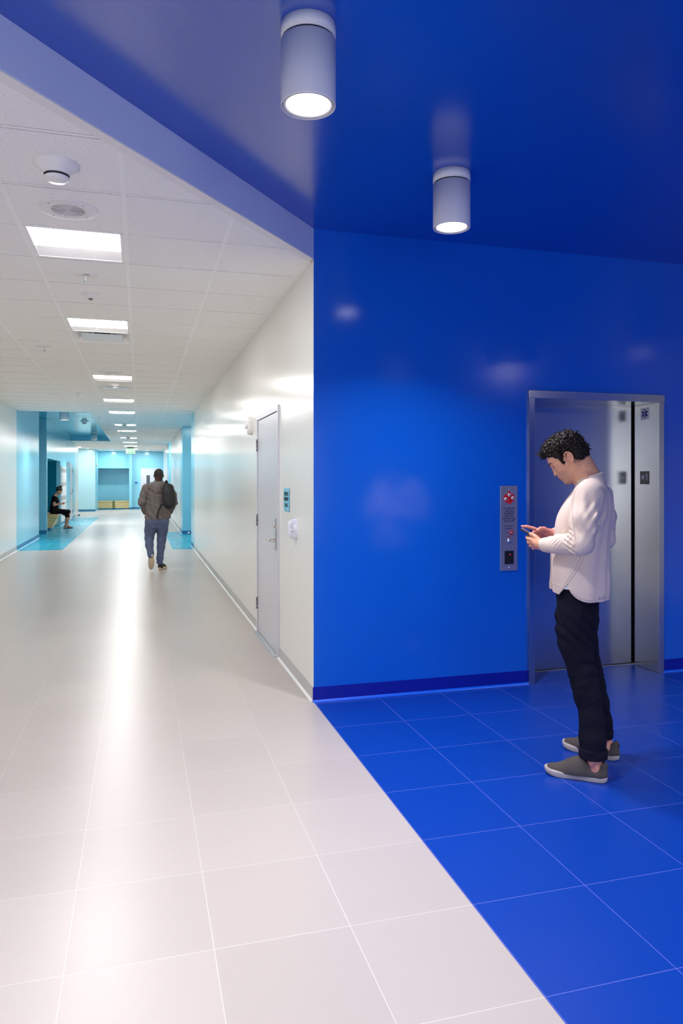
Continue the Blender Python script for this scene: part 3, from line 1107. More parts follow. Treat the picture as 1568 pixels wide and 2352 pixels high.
smoke('smoke_detector', 'large white smoke detector on the ceiling tile nearest the blue soffit', (-.381, 3.66, Hc))
smoke('smoke_detector', 'smoke detector hanging in front of the second square air diffuser', (-.37, 11.75, Hc), .85)
smoke('smoke_detector', 'grey smoke detector on the raised cyan ceiling between two cylinder downlights', (-1.53, 21.84, H), 1.1)
smoke('smoke_detector', 'distant detector silhouetted against the sixth ceiling light', (-.40, 19.9, Hc), 1.0)
smoke('smoke_detector', 'farther detector silhouetted against the eighth ceiling light', (-.40, 26.2, Hc), 1.0)


def speaker(label, loc):
    t = thing('ceiling_speaker', label, 'speaker', loc)
    obj('plate', MB().lathe([(1e-4, 0), (.160, 0), (.158, -.006), (.150, -.009), (.095, -.010), (.090, -.008)], n=56), 'white_trim', t)
    obj('grille_back', MB().lathe([(1e-4, -.007), (.092, -.007)], n=40), 'hinge', t)
    m = MB()
    for k in range(13):
        r = .006 + k * .0068
        m.lathe([(r, -.0078), (r + .0003, -.0088), (r + .0030, -.0088), (r + .0033, -.0078)], n=40)
    for k in range(4):
        a = k * PI / 2 + .4
        m.tube([(0, 0, -.0095), (.09 * math.cos(a), .09 * math.sin(a), -.0095)], .0018, 5)
    obj('grille', m, 'white_trim', t)
    for k in range(4):
        a = k * PI / 2 + .75
        obj('screw', MB().lathe([(1e-4, -.012), (.004, -.011), (.004, -.008)], (.125 * math.cos(a), .125 * math.sin(a), 0), 'z', 8), 'hinge', t)
    return t


speaker('round white speaker grille in the ceiling tile before the first light', (-.383, 4.245, Hc))
speaker('flush round speaker in the ceiling just before the third light', (-.383, 10.5, Hc))


def sprinkler(label, loc, s=1.0):
    t = thing('sprinkler_head', label, 'sprinkler', loc)
    t.scale = (s, s, s)
    obj('escutcheon', MB().lathe([(.085, 0), (.082, -.005), (.045, -.007), (.040, -.010), (.020, -.004)], n=32), 'white_trim', t)
    m = MB()
    m.lathe([(1e-4, -.004), (.010, -.004), (.010, -.016), (.004, -.018), (.004, -.045), (1e-4, -.046)], n=14)
    obj('frame', m, 'chrome', t)
    obj('deflector', MB().lathe([(1e-4, -.046), (.018, -.050), (.018, -.052), (1e-4, -.050)], n=16), 'chrome', t)
    return t


sprinkler('sprinkler head with round escutcheon just behind the first ceiling light', (-.378, 5.55, Hc))
sprinkler('small sprinkler head left of the corridor row, near the second air diffuser', (-1.03, 8.657, Hc))
sprinkler('sprinkler head left of the lights, between third and fourth ceiling lights', (-1.02, 13.1, Hc))
sprinkler('sprinkler head right of the near corner of the raised cyan ceiling', (-.95, 18.2, Hc))
sprinkler('sprinkler head beside the sloping edge halfway along the raised cyan ceiling', (-.93, 22.2, Hc))
sprinkler('farther sprinkler head beside the far half of the raised cyan ceiling', (-.93, 26.0, Hc))
t = thing('occupancy_sensor', 'white cone shaped sensor with a small lens on the ceiling behind the sprinkler', 'sensor', (-.383, 6.14, Hc))
obj('shell', MB().lathe([(1e-4, 0), (.072, 0), (.072, -.006), (.028, -.036), (.022, -.036)], n=40), 'white_plastic', t)
obj('sensor_lens', MB().sphere((0, 0, -.030), .021, 16), 'hinge', t)

# exit sign
ex = thing('exit_sign', 'green lit EXIT sign hanging from the ceiling at the far end', 'sign', (-.417, 33.9, Hc))
obj('canopy', MB().box(-.14, .14, -.03, .03, -.07, 0), 'black', ex)
obj('case', MB().box(-.21, .21, -.02, .03, -.30, -.07), 'lamp_rim', ex)
obj('panel', MB().box(-.17, .17, -.026, -.018, -.285, -.085), 'exit_green', ex)
lettering('lettering', 'EXIT', .20, 'exit_letter', ex, facing('-y', 0, -.028, -.185), .82, .006)

# ================================================================== benches, lockers, far door and signs
def bench_left():
    t = thing('wooden_bench', 'pale wooden bench with sloping front in the left niche, under the seated woman', 'bench', (Xl, 23.0, 0))
    L_ = NY1 - 23.0
    m = MB()
    # body flares outward to the top: a skewed block
    zb, zt = .07, .37
    v = [(-.60, 0, zb), (-.02, 0, zb), (.13, 0, zt), (-.60, 0, zt), (-.60, L_, zb), (-.10, L_, zb), (-.05, L_, zt), (-.60, L_, zt)]
    m.add(v, [(0, 1, 2, 3), (4, 7, 6, 5), (1, 5, 6, 2), (0, 4, 5, 1), (3, 2, 6, 7), (0, 3, 7, 4)])
    obj('body', m, 'wood', t, .004)
    m = MB()
    v = [(-.62, -.012, zt), (.155, -.012, zt), (.155, L_, zt), (-.62, L_, zt)]
    m.prism([(-.62, -.012), (.155, -.012), (-.03, L_), (-.62, L_)], zt, .45)
    obj('seat', m, 'wood', t, .006)
    obj('plinth', MB().prism([(-.58, .02), (-.05, .02), (-.13, L_ - .02), (-.58, L_ - .02)], 0, zb), 'cyan_base', t)
    return t


bench_left()
fb = thing('wooden_bench', 'wide pale wooden bench with an olive stripe in the far cyan niche', 'bench', (-1.33, Yend + .12, 0))
m = MB()
m.add([(-.785, 0, .05), (.785, 0, .05), (.785, 0, .36), (-.785, 0, .36), (-.785, .5, .05), (.785, .5, .05), (.785, .5, .36), (-.785, .5, .36)],
      [(0, 1, 2, 3), (4, 7, 6, 5), (1, 5, 6, 2), (0, 3, 7, 4), (3, 2, 6, 7), (0, 4, 5, 1)])
obj('body', m, 'wood', fb)
obj('seat', MB().prism([(-.785, -.015), (.785, -.015), (.785, .5), (-.70, .5)], .36, .43), 'wood', fb, .004)
obj('stripe', MB().box(-.04, .075, -.018, .5, .045, .4325), 'wood_dark', fb)
obj('plinth', MB().box(-.78, .78, .02, .5, 0, .05), 'cyan_base', fb)

lk = thing('locker_bank', 'bank of white vented lockers set in the cyan wall between niche and door', 'lockers', (Xl, 25.36, 0))
LW, NC, NT = 1.69, 6, 4
obj('carcass', MB().box(-.10, .012, 0, LW, .10, 1.96), 'locker', lk)
cw, chh = LW / NC, 1.86 / NT
for i in range(NC):
    for j in range(NT):
        y0, z0 = i * cw, .10 + j * chh
        dd = obj('door', MB().box(.012, .022, y0 + .006, y0 + cw - .006, z0 + .006, z0 + chh - .006), 'locker', lk)
        m = MB()
        for k in range(5):
            yy = y0 + .05 + k * (cw - .1) / 4
            m.box(.0215, .0228, yy - .007, yy + .007, z0 + chh - .20, z0 + chh - .06)
        obj('vent', m, 'lamp_dark', dd)

d2 = thing('door_2', 'x', 'door', (Xl, 29.08, 0))
del d2['label'], d2['category']
d2['kind'] = 'structure'
obj('door_frame', MB().box(-.1, .014, -.54, -.49, 0, 2.13).box(-.1, .014, .49, .54, 0, 2.13).box(-.1, .014, -.49, .49, 2.08, 2.13), 'door', d2)
obj('door_leaf', MB().box(-.04, .004, -.488, .488, .01, 2.078), 'door', d2)
for zz in (1.85, 1.1, .3):
    obj('hinge', MB().box(.004, .03, .478, .50, zz - .06, zz + .06), 'hinge', d2)
m = MB()
m.box(.004, .012, -.42, -.38, .92, 1.12)
m.tube([(.01, -.40, 1.0), (.06, -.40, 1.0), (.06, -.27, 1.0)], .012, 8)
obj('lever_handle', m, 'hinge', d2)
t = thing('room_sign', 'small cyan sign between the lockers and the left wall door', 'sign', (Xl, 28.2, 1.345))
obj('plate', MB().box(.002, .008, -.10, .10, -.10, .10), 'plate', t)
obj('text_lines', MB().box(.008, .009, -.07, .07, .02, .05).box(.008, .009, -.05, .05, -.03, -.005), 'ink', t)

d3 = thing('door_3', 'x', 'door', (.515, Yend, 0))
del d3['label'], d3['category']
d3['kind'] = 'structure'
obj('door_frame', MB().box(-.487, -.437, -.014, .1, 0, 2.12).box(.437, .487, -.014, .1, 0, 2.12).box(-.437, .437, -.014, .1, 2.07, 2.12), 'door', d3)
obj('door_leaf', MB().box(-.435, .435, -.004, .04, .01, 2.068), 'door', d3)
obj('window', MB().box(-.19, -.02, -.008, .0, 1.15, 1.76), 'glass_dark', d3)
t = thing('room_sign', 'small cyan sign on the far wall left of the grey door with a window', 'sign', (-.185, Yend, 1.345))
obj('plate', MB().box(-.11, .11, -.008, -.002, -.09, .09), 'plate', t)
obj('text_lines', MB().box(-.09, .09, -.009, -.008, .02, .06).box(-.06, .06, -.009, -.008, -.01, .01).box(-.04, .04, -.009, -.008, -.05, -.03), 'sign_blue', t)
d4 = thing('door_4', 'x', 'door', (-2.06, 38.0, 0))
del d4['label'], d4['category']
d4['kind'] = 'structure'
obj('door_leaf', MB().box(.0, .02, -.45, .45, 0, 2.12), 'cyan', d4)
obj('lever_handle', MB().box(.02, .03, -.40, -.34, .95, 1.15).tube([(.03, -.37, 1.02), (.08, -.37, 1.02), (.08, -.25, 1.02)], .015, 6), 'nickel', d4)

t = thing('wall_outlet', 'small outlet plate low on the far part of the right white wall', 'outlet', (Xr, 24.4, .46))
obj('plate', MB().box(-.006, 0, -.035, .035, -.06, .06), 'hinge', t)
t = thing('door_stop', 'small round door stop at the foot of the cyan wall in the right bay', 'door stop', (Xr + .17, 20.40, .04))
obj('bumper', MB().lathe([(1e-4, -.05), (.028, -.048), (.03, -.03), (.022, 0)], axis='y', n=16), 'white_plastic', t)
obj('pin', MB().lathe([(1e-4, -.056), (.010, -.055), (.010, -.045)], axis='y', n=10), 'hinge', t)
t = thing('door_stop', 'small blue-grey door stop at the foot of the white wall end on the left', 'door stop', (Xl + .05, 32.2, .0))
obj('bumper', MB().lathe([(1e-4, 0), (.04, 0), (.04, .05), (.02, .07), (1e-4, .07)], n=12), 'cyan_base', t)
# ================================================================== smooth-union body modelling
def R3(rx=0, ry=0, rz=0):
    return np.array(Euler((rx, ry, rz)).to_matrix())


class Body:
    """a list of rounded limbs and masses blended into one continuous surface"""

    def __init__(s):
        s.ops = []
        s.A = None          # optional local frame: (origin, rotation)

    def frame(s, origin=None, rot=None):
        s.A = None if origin is None else (np.array(origin, float), np.array(rot, float))
        return s

    def _pt(s, p):
        p = np.array(p, float)
        if s.A is not None:
            p = s.A[0] + s.A[1] @ p
        return p

    def cone(s, a, b, ra, rb, k=.02, op='u'):
        a, b = s._pt(a), s._pt(b)
        ba = b - a
        L2 = max(float(ba @ ba), 1e-12)

        def fn(P):
            q = P - a
            t = np.clip((q @ ba) / L2, 0, 1)
            return np.linalg.norm(q - t[:, None] * ba, axis=1) - (ra + (rb - ra) * t)
        s.ops.append((op, k, fn, (a + b) / 2, np.linalg.norm(ba) / 2 + max(ra, rb)))
        return s

    def chain(s, pts, rs, k=.01, op='u'):
        for i in range(len(pts) - 1):
            s.cone(pts[i], pts[i + 1], rs[i], rs[i + 1], k, op)
        return s

    def ell(s, c, r, k=.02, rot=None, op='u'):
        c0 = s._pt(c)
        Rm = np.eye(3) if rot is None else np.array(rot, float)
        if s.A is not None:
            Rm = s.A[1] @ Rm
        r = np.array(r, float)

        def fn(P):
            q = (P - c0) @ Rm
            k0 = np.linalg.norm(q / r, axis=1)
            k1 = np.linalg.norm(q / (r * r), axis=1) + 1e-9
            return k0 * (k0 - 1) / k1
        s.ops.append((op, k, fn, c0, float(r.max())))
        return s

    def loft(s, rows, k=.02, op='u'):
        """rows of (z, cx, cy, rx, ry) from low to high"""
        rows = np.array(rows, float)
        zz = np.linspace(rows[0, 0], rows[-1, 0], 60)
        # smooth the row data so that the surface has no kinks
        dat = [np.interp(zz, rows[:, 0], rows[:, i]) for i in range(1, 5)]
        ker = np.array([1, 2, 3, 2, 1.]) / 9
        dat = [np.convolve(np.pad(d, 2, mode='edge'), ker, 'valid') for d in dat]
        z0, z1 = rows[0, 0], rows[-1, 0]

        def fn(P):
            z = P[:, 2]
            cx, cy, rx, ry = [np.interp(z, zz, d) for d in dat]
            q = np.sqrt(((P[:, 0] - cx) / rx) ** 2 + ((P[:, 1] - cy) / ry) ** 2)
            d = (q - 1) * np.minimum(rx, ry)
            return np.maximum(d, np.maximum(z0 - z, z - z1))
        c = np.array([rows[:, 1].mean(), rows[:, 2].mean(), (z0 + z1) / 2])
        s.ops.append((op, k, fn, c, (z1 - z0) / 2 + .25))
        return s

    def fn(s, f, c, rad, k=0, op='i'):
        s.ops.append((op, k, f, np.array(c, float), rad))
        return s

    def ev(s, P, ops=None):
        d = np.full(len(P), 9.0)
        for op, k, fn, c, r in (ops if ops is not None else s.ops):
            v = fn(P)
            if op == 'u':
                if k > 0:
                    h = np.clip(.5 + .5 * (d - v) / k, 0, 1)
                    d = d * (1 - h) + v * h - k * h * (1 - h)
                else:
                    d = np.minimum(d, v)
            elif op == 's':
                v = -v
                if k > 0:
                    h = np.clip(.5 - .5 * (d - v) / k, 0, 1)
                    d = d * (1 - h) + v * h + k * h * (1 - h)
                else:
                    d = np.maximum(d, v)
            elif op == 'i':
                d = np.maximum(d, v)
            elif op == 'd':
                d = d + v
        return d

    def mesh(s, lo, hi, h, nb=12):
        lo, hi = np.array(lo, float), np.array(hi, float)
        nblk = np.maximum(1, np.ceil((hi - lo) / (h * nb)).astype(int))
        bs = h * nb
        G = np.stack(np.meshgrid(*[np.arange(n) for n in nblk], indexing='ij'), -1).reshape(-1, 3)
        C = lo + (G + .5) * bs
        D = s.ev(C)
        act = np.abs(D) < bs * 1.75
        G, C = G[act], C[act]
        n2 = nb + 2
        ax = np.arange(n2) - 1
        off = np.stack(np.meshgrid(ax, ax, ax, indexing='ij'), -1).reshape(-1, 3)
        keys, pos, quads = [], [], []
        NN = nblk * nb + 4
        for g_, c_ in zip(G, C):
            base = g_ * nb
            ops = [o for o in s.ops if np.linalg.norm(c_ - o[3]) - o[4] < bs * .9 + .05 or o[0] in 'id']
            if not any(o[0] == 'u' for o in ops):
                continue
            P = lo + (base + off) * h
            V = s.ev(P, ops).reshape(n2, n2, n2)
            if V.min() > 0 or V.max() < 0:
                continue
            sg = V < 0
            m = n2 - 1
            cnt = np.zeros((m, m, m))
            acc = np.zeros((m, m, m, 3))
            cr = {}
            for a in range(3):
                sl0 = [slice(None)] * 3
                sl1 = [slice(None)] * 3
                sl0[a] = slice(0, -1)
                sl1[a] = slice(1, None)
                A_, B_ = V[tuple(sl0)], V[tuple(sl1)]
                cx = sg[tuple(sl0)] != sg[tuple(sl1)]
                cr[a] = (cx, sg[tuple(sl0)])
                t = np.where(cx, A_ / np.where(cx, A_ - B_, 1), 0)
                o1, o2 = [i for i in range(3) if i != a]
                for d1 in (0, 1):
                    for d2 in (0, 1):
                        sl = [slice(None)] * 3
                        sl[o1] = slice(d1, d1 + m)
                        sl[o2] = slice(d2, d2 + m)
                        cc = cx[tuple(sl)]
                        tt = t[tuple(sl)]
                        cnt += cc
                        acc[..., a] += np.where(cc, tt, 0)
                        acc[..., o1] += cc * d1
                        acc[..., o2] += cc * d2
            ids = np.argwhere(cnt > 0)
            if len(ids) == 0:
                continue
            p = acc[tuple(ids.T)] / cnt[tuple(ids.T)][:, None]
            gi = ids + base
            key = (gi[:, 0] * NN[1] + gi[:, 1]) * NN[2] + gi[:, 2]
            keys.append(key)
            pos.append(lo + (gi - 1 + p) * h)
            for a in range(3):
                cx, s0 = cr[a]
                o1, o2 = [(1, 2), (2, 0), (0, 1)][a]
                E_ = np.argwhere(cx)
                ok = (E_[:, a] >= 1) & (E_[:, a] < m) & (E_[:, o1] >= 1) & (E_[:, o1] < m) & (E_[:, o2] >= 1) & (E_[:, o2] < m)
                E_ = E_[ok]
                if len(E_) == 0:
                    continue
                flip = ~s0[tuple(E_.T)]
                q = []
                for d1, d2 in ((1, 1), (0, 1), (0, 0), (1, 0)):
                    e = E_.copy()
                    e[:, o1] -= d1
                    e[:, o2] -= d2
                    e = e + base
                    q.append((e[:, 0] * NN[1] + e[:, 1]) * NN[2] + e[:, 2])
                q = np.stack(q, 1)
                q[flip] = q[flip][:, ::-1]
                quads.append(q)
        keys = np.concatenate(keys)
        pos = np.concatenate(pos)
        quads = np.concatenate(quads)
        uk, idx = np.unique(keys, return_index=True)
        pos = pos[idx]
        # quads whose edge lies in two blocks are met twice
        qs = np.unique(np.sort(quads, 1), axis=0, return_index=True)[1]
        quads = quads[qs]
        ii = np.searchsorted(uk, quads)
        ii = np.clip(ii, 0, len(uk) - 1)
        good = (uk[ii] == quads).all(1)
        return pos, ii[good]


def body_obj(name, B, lo, hi, h, m, parent=None, color=None, smooth=1):
    pos, q = B.mesh(lo, hi, h)
    # light relaxing of the lattice
    if smooth:
        e = np.concatenate([q[:, [0, 1]], q[:, [1, 2]], q[:, [2, 3]], q[:, [3, 0]]])
        for _ in range(smooth):
            acc = np.zeros_like(pos)
            cnt = np.zeros(len(pos))
            np.add.at(acc, e[:, 0], pos[e[:, 1]])
            np.add.at(acc, e[:, 1], pos[e[:, 0]])
            np.add.at(cnt, e[:, 0], 1)
            np.add.at(cnt, e[:, 1], 1)
            pos = pos * .5 + .5 * acc / np.maximum(cnt, 1)[:, None]
    me = bpy.data.meshes.new(name)
    me.vertices.add(len(pos))
    me.vertices.foreach_set('co', pos.astype(np.float32).ravel())
    me.loops.add(q.size)
    me.loops.foreach_set('vertex_index', q.astype(np.int32).ravel())
    me.polygons.add(len(q))
    me.polygons.foreach_set('loop_start', np.arange(0, q.size, 4, dtype=np.int32))
    me.polygons.foreach_set('use_smooth', np.ones(len(q), bool))
    me.update(calc_edges=True)
    me.validate()
    if color is not None:
        c = np.ones((len(pos), 4), np.float32)
        c[:, :3] = color(pos)
        at = me.color_attributes.new('tint', 'FLOAT_COLOR', 'POINT')
        at.data.foreach_set('color', c.ravel())
    me.materials.append(M[m])
    o = bpy.data.objects.new(name, me)
    COL.objects.link(o)
    if parent:
        o.parent = parent
    return o


def sstep(a, b, x):
    t = np.clip((x - a) / (b - a), 0, 1)
    return t * t * (3 - 2 * t)


M['skin'] = mat('olive skin', (0.58, 0.29, 0.18), 0.45, attr='tint', var=.06, vscale=60, bump=.05, bscale=300)
M['skin_dark'] = mat('dark brown skin', (0.06, 0.028, 0.02), 0.45)
M['skin_woman'] = mat('tan skin', (0.46, 0.23, 0.15), 0.45)
M['hair'] = mat('black curly hair', (0.009, 0.006, 0.005), 0.5, spec=0.2)
M['hair_brown'] = mat('dark brown hair', (0.018, 0.010, 0.007), 0.4)
M['cream'] = mat('cream sweatshirt cotton', (0.68, 0.56, 0.49), 0.85, spec=.2, bump=.12, bscale=500)
M['seam'] = mat('sweatshirt seam thread', (0.42, 0.34, 0.32), 0.9)
M['navy'] = mat('navy twill', (0.0055, 0.0055, 0.014), 0.8, spec=.12, bump=.15, bscale=400, var=.15, vscale=6)
M['shoe_grey'] = mat('grey knitted upper', (0.085, 0.073, 0.068), 0.85, spec=.2, bump=.35, bscale=450)
M['shoe_sole'] = mat('pale rubber sole', (0.42, 0.37, 0.35), 0.5)
M['lash'] = mat('dark brow hair', (0.012, 0.008, 0.006), 0.7)
M['logo_blue'] = mat('blue print', (0.02, 0.08, 0.35), 0.6)
M['phone_screen'] = mat('phone glass', (0.02, 0.03, 0.08), 0.05, emit=(0.25, 0.32, 0.7), es=.25)
M['hoodie'] = mat('brown grey fleece', (0.135, 0.118, 0.115), 0.9, bump=.2, bscale=200, var=.1, vscale=5)
M['jeans'] = mat('blue grey denim', (0.075, 0.10, 0.19), 0.85, var=.2, vscale=7, bump=.2, bscale=300)
M['bag'] = mat('black nylon', (0.008, 0.008, 0.012), 0.6, bump=.1, bscale=100)
M['shoe_cream'] = mat('cream sneaker rubber', (0.60, 0.48, 0.34), 0.6)
M['shoe_black'] = mat('black knit', (0.01, 0.01, 0.01), 0.7)
M['sock_red'] = mat('red sock', (0.45, 0.03, 0.03), 0.8)
M['dress'] = mat('black jersey', (0.006, 0.004, 0.008), 0.85, spec=.1)
M['maroon'] = mat('dark maroon jersey', (0.05, 0.008, 0.028), 0.8)
M['tee_white'] = mat('white undershirt', (0.62, 0.64, 0.66), 0.8)
# ================================================================== the man at the lift
MAN_ROT = math.atan2(.62224, -.78282)
man = thing('person', 'man in cream sweatshirt and navy trousers looking down at a phone before the elevator', 'person', (2.23, 3.31, 0), MAN_ROT)

# ---- skin: one continuous surface from head to feet
HO = (.055, 0, 1.612)
HR = R3(0, math.radians(37), 0)
B = Body()
# torso and limbs (under the clothes)
B.loft([(.80, .015, 0, .06, .09), (.95, .01, 0, .09, .12), (1.2, 0, 0, .10, .13), (1.38, -.03, 0, .085, .15), (1.47, -.05, 0, .05, .10)], .03)
B.cone((-.048, 0, 1.44), (.010, 0, 1.575), .060, .057, .03)
B.cone((-.082, 0, 1.49), (-.018, 0, 1.60), .036, .040, .03)
for s_ in (1, -1):
    B.cone((-.05, .05 * s_, 1.49), (-.06, .15 * s_, 1.43), .035, .045, .03)
LH = [(-.05, .17, 1.42), (-.025, .235, 1.20), (.18, .118, 1.167)]
RH = [(-.07, -.17, 1.42), (-.09, -.255, 1.18), (.145, -.065, 1.208)]
B.chain(LH, [.045, .038, .026], .02)
B.chain(RH, [.045, .038, .026], .02)
B.chain([(.015, .075, .86), (-.015, .112, .49), (-.075, .163, .10)], [.050, .040, .034], .03)
B.chain([(.010, -.075, .86), (-.022, -.110, .49), (-.098, -.165, .10)], [.050, .040, .034], .03)
# ankles and feet (inside the shoes)
B.cone((-.078, .163, .13), (-.085, .165, .06), .035, .034, .01)
B.cone((-.085, .165, .055), (.10, .160, .03), .032, .022, .02)
B.ell((-.065, .20, .092), (.014, .010, .014), .012)
B.cone((-.100, -.165, .13), (-.125, -.165, .06), .034, .034, .01)
B.cone((-.120, -.165, .055), (.06, -.235, .03), .032, .022, .02)
# head
B.frame(HO, HR)
B.ell((-.006, 0, .055), (.096, .074, .086), .03)
B.ell((.045, 0, .040), (.049, .060, .052), .03)
B.ell((.050, 0, -.018), (.044, .054, .066), .03)
for s_ in (1, -1):
    B.cone((.000, .053 * s_, -.038), (.070, .018 * s_, -.084), .021, .017, .03)
    B.ell((.058, .038 * s_, -.012), (.026, .020, .022), .02)
    B.ell((.030, .058 * s_, .004), (.030, .012, .014), .02)
B.ell((.080, 0, -.084), (.019, .021, .017), .016)
B.ell((.085, 0, -.045), (.020, .028, .024), .02)
for s_ in (1, -1):
    B.cone((.089, .010 * s_, .038), (.074, .044 * s_, .040), .010, .010, .015)
for s_ in (1, -1):
    B.ell((.098, .032 * s_, .021), (.017, .017, .013), .012, op='s')
    B.ell((.077, .031 * s_, .019), (.0135, .0145, .0125), .004)
    B.cone((.0895, .018 * s_, .0165), (.084, .044 * s_, .0175), .0022, .0018, .003)
B.cone((.088, 0, .034), (.103, 0, -.015), .0080, .0090, .010)
B.ell((.1065, 0, -.021), (.010, .0090, .0088), .004)
for s_ in (1, -1):
    B.ell((.095, .0125 * s_, -.025), (.010, .006, .0075), .004)
    B.ell((.098, .007 * s_, -.0345), (.005, .0032, .005), .002, op='s')
B.ell((.1005, 0, -.0465), (.008, .022, .0052), .004)
B.ell((.098, 0, -.0575), (.009, .019, .0064), .004)
B.ell((.109, 0, -.052), (.012, .026, .0012), .003, op='s')
for s_ in (1, -1):
    er = R3(0, math.radians(-12), math.radians(-18 * s_))
    B.ell((-.008, .079 * s_, .002), (.015, .0045, .028), .004, er)
    # helix rim, antihelix and lobe
    pts = [(.008, .078 * s_, .004), (.010, .081 * s_, .018), (.004, .084 * s_, .030), (-.008, .086 * s_, .034), (-.020, .087 * s_, .028), (-.027, .087 * s_, .012), (-.026, .085 * s_, -.004), (-.018, .082 * s_, -.018), (-.008, .079 * s_, -.028)]
    B.chain(pts, [.0036, .0038, .0038, .0038, .0040, .0040, .0038, .0038, .0045], .002)
    B.chain([(-.006, .083 * s_, .018), (-.016, .084 * s_, .006), (-.013, .083 * s_, -.012)], [.003, .0034, .003], .003)
    B.ell((-.006, .079 * s_, -.026), (.0075, .005, .0085), .004)
    B.ell((-.003, .086 * s_, -.003), (.008, .006, .011), .003, op='s')
B.frame()


def hand_chain(pts, rs):
    B.chain(pts, rs, .0035)


# left hand: palm under the phone, fingers closing round its far edge, thumb on the near edge
B.chain([(.172, .122, 1.166), (.197, .110, 1.167), (.214, .098, 1.172)], [.024, .022, .019], .015)
B.cone((.200, .106, 1.178), (.238, .083, 1.187), .015, .0115, .012)
B.cone((.200, .104, 1.168), (.234, .078, 1.172), .015, .0115, .012)
B.cone((.199, .102, 1.158), (.229, .072, 1.157), .015, .011, .012)
B.cone((.197, .100, 1.150), (.222, .068, 1.145), .014, .010, .012)
hand_chain([(.238, .083, 1.187), (.262, .070, 1.190), (.270, .045, 1.196), (.267, .018, 1.200)], [.0108, .0092, .0085, .0070])
hand_chain([(.234, .078, 1.172), (.259, .062, 1.170), (.263, .034, 1.176), (.258, .006, 1.187)], [.0108, .0094, .0086, .0070])
hand_chain([(.229, .072, 1.157), (.250, .055, 1.152), (.252, .027, 1.159), (.246, .000, 1.175)], [.0104, .0090, .0082, .0068])
hand_chain([(.222, .068, 1.145), (.238, .050, 1.138), (.239, .026, 1.146), (.232, .004, 1.161)], [.0092, .0080, .0072, .0062])
hand_chain([(.196, .108, 1.182), (.214, .098, 1.200), (.233, .086, 1.212), (.249, .070, 1.2165)], [.0145, .0118, .0098, .0085])
# right hand: index finger held out over the screen, thumb bent, others curled under
B.chain([(.145, -.065, 1.208), (.168, -.060, 1.212), (.186, -.058, 1.216)], [.023, .022, .018], .015)
B.cone((.176, -.052, 1.222), (.216, -.044, 1.226), .014, .0112, .012)
B.cone((.176, -.060, 1.214), (.214, -.060, 1.216), .014, .011, .012)
B.cone((.174, -.068, 1.206), (.208, -.072, 1.204), .014, .0105, .012)
B.cone((.172, -.072, 1.200), (.200, -.080, 1.194), .013, .010, .012)
hand_chain([(.216, -.044, 1.226), (.252, -.034, 1.240), (.282, -.024, 1.248), (.305, -.016, 1.249)], [.0108, .0092, .0084, .0068])
hand_chain([(.214, -.060, 1.216), (.248, -.056, 1.216), (.262, -.048, 1.196), (.246, -.040, 1.184)], [.0108, .0092, .0084, .0070])
hand_chain([(.208, -.072, 1.204), (.238, -.070, 1.196), (.246, -.060, 1.176), (.230, -.050, 1.168)], [.0102, .0088, .0080, .0068])
hand_chain([(.200, -.080, 1.194), (.224, -.080, 1.184), (.230, -.070, 1.168), (.216, -.060, 1.162)], [.0092, .0078, .0072, .0062])
hand_chain([(.168, -.044, 1.222), (.190, -.028, 1.238), (.208, -.016, 1.240), (.222, -.006, 1.229)], [.0145, .0118, .0100, .0082])


def man_tint(P):
    q = (P - np.array(HO)) @ HR            # head frame
    base = np.array([.60, .30, .185])
    c = np.tile(base, (len(P), 1))
    # warmer hands, ears, nose
    hand = (P[:, 2] < 1.30) & (P[:, 0] > .10)
    c[hand] = (.66, .30, .19)
    r = P[:, 1] < .0
    c[hand & r] = (.64, .24, .19)
    head = P[:, 2] > 1.44
    ear = head & (np.abs(q[:, 1]) > .075) & (q[:, 0] < .02)
    c[ear] = (.62, .275, .185)
    # stubble shade on jaw, chin and lip
    dj = np.linalg.norm((q - np.array([.062, 0, -.062])) * np.array([.9, .75, 1.0]), axis=1)
    m_ = (1 - sstep(.035, .062, dj)) * head
    c = c * (1 - .42 * m_[:, None]) + np.array([.14, .11, .10]) * (.42 * m_[:, None])
    lip = head & (np.abs(q[:, 1]) < .021) & (q[:, 2] > -.063) & (q[:, 2] < -.041) & (q[:, 0] > .088)
    c[lip] = (.42, .15, .12)
    ank = P[:, 2] < .2
    c[ank] = (.62, .27, .19)
    return c


body_obj('body', B, (-.22, -.32, 0), (.33, .30, 1.80), .003, 'skin', man, man_tint, 1)

# ---- hair: a curly cap with a lifted fringe
hb = Body()
hb.frame(HO, HR)
hb.ell((-.008, 0, .068), (.108, .086, .080), .02)
hb.ell((-.050, 0, .020), (.064, .079, .072), .02)
hb.ell((-.030, 0, .000), (.070, .076, .058), .02)
hb.ell((.070, 0, .098), (.042, .058, .032), .02)
hb.ell((.030, 0, .110), (.050, .062, .040), .02)
for s_ in (1, -1):
    hb.cone((.030, .070 * s_, .045), (.033, .071 * s_, .000), .015, .008, .012)


def hair_cut(P):
    q = (P - np.array(HO)) @ HR
    z = q[:, 2]
    f = np.interp(z, [-.075, -.060, -.030, -.014, -.012, .020, .058, .072, .085, .12], [-.085, -.066, -.034, -.022, .044, .043, .062, .082, .120, .16])
    f = f + .004 * np.sin(z * 420) + .003 * np.sin(q[:, 1] * 300)
    # ears stay free
    e = .021 - np.sqrt(((q[:, 0] + .010) / 1.0) ** 2 + ((z - .002) / 1.35) ** 2)
    e = np.where(np.abs(q[:, 1]) > .060, e, -.02)
    return np.maximum((q[:, 0] - f) * .8, e)


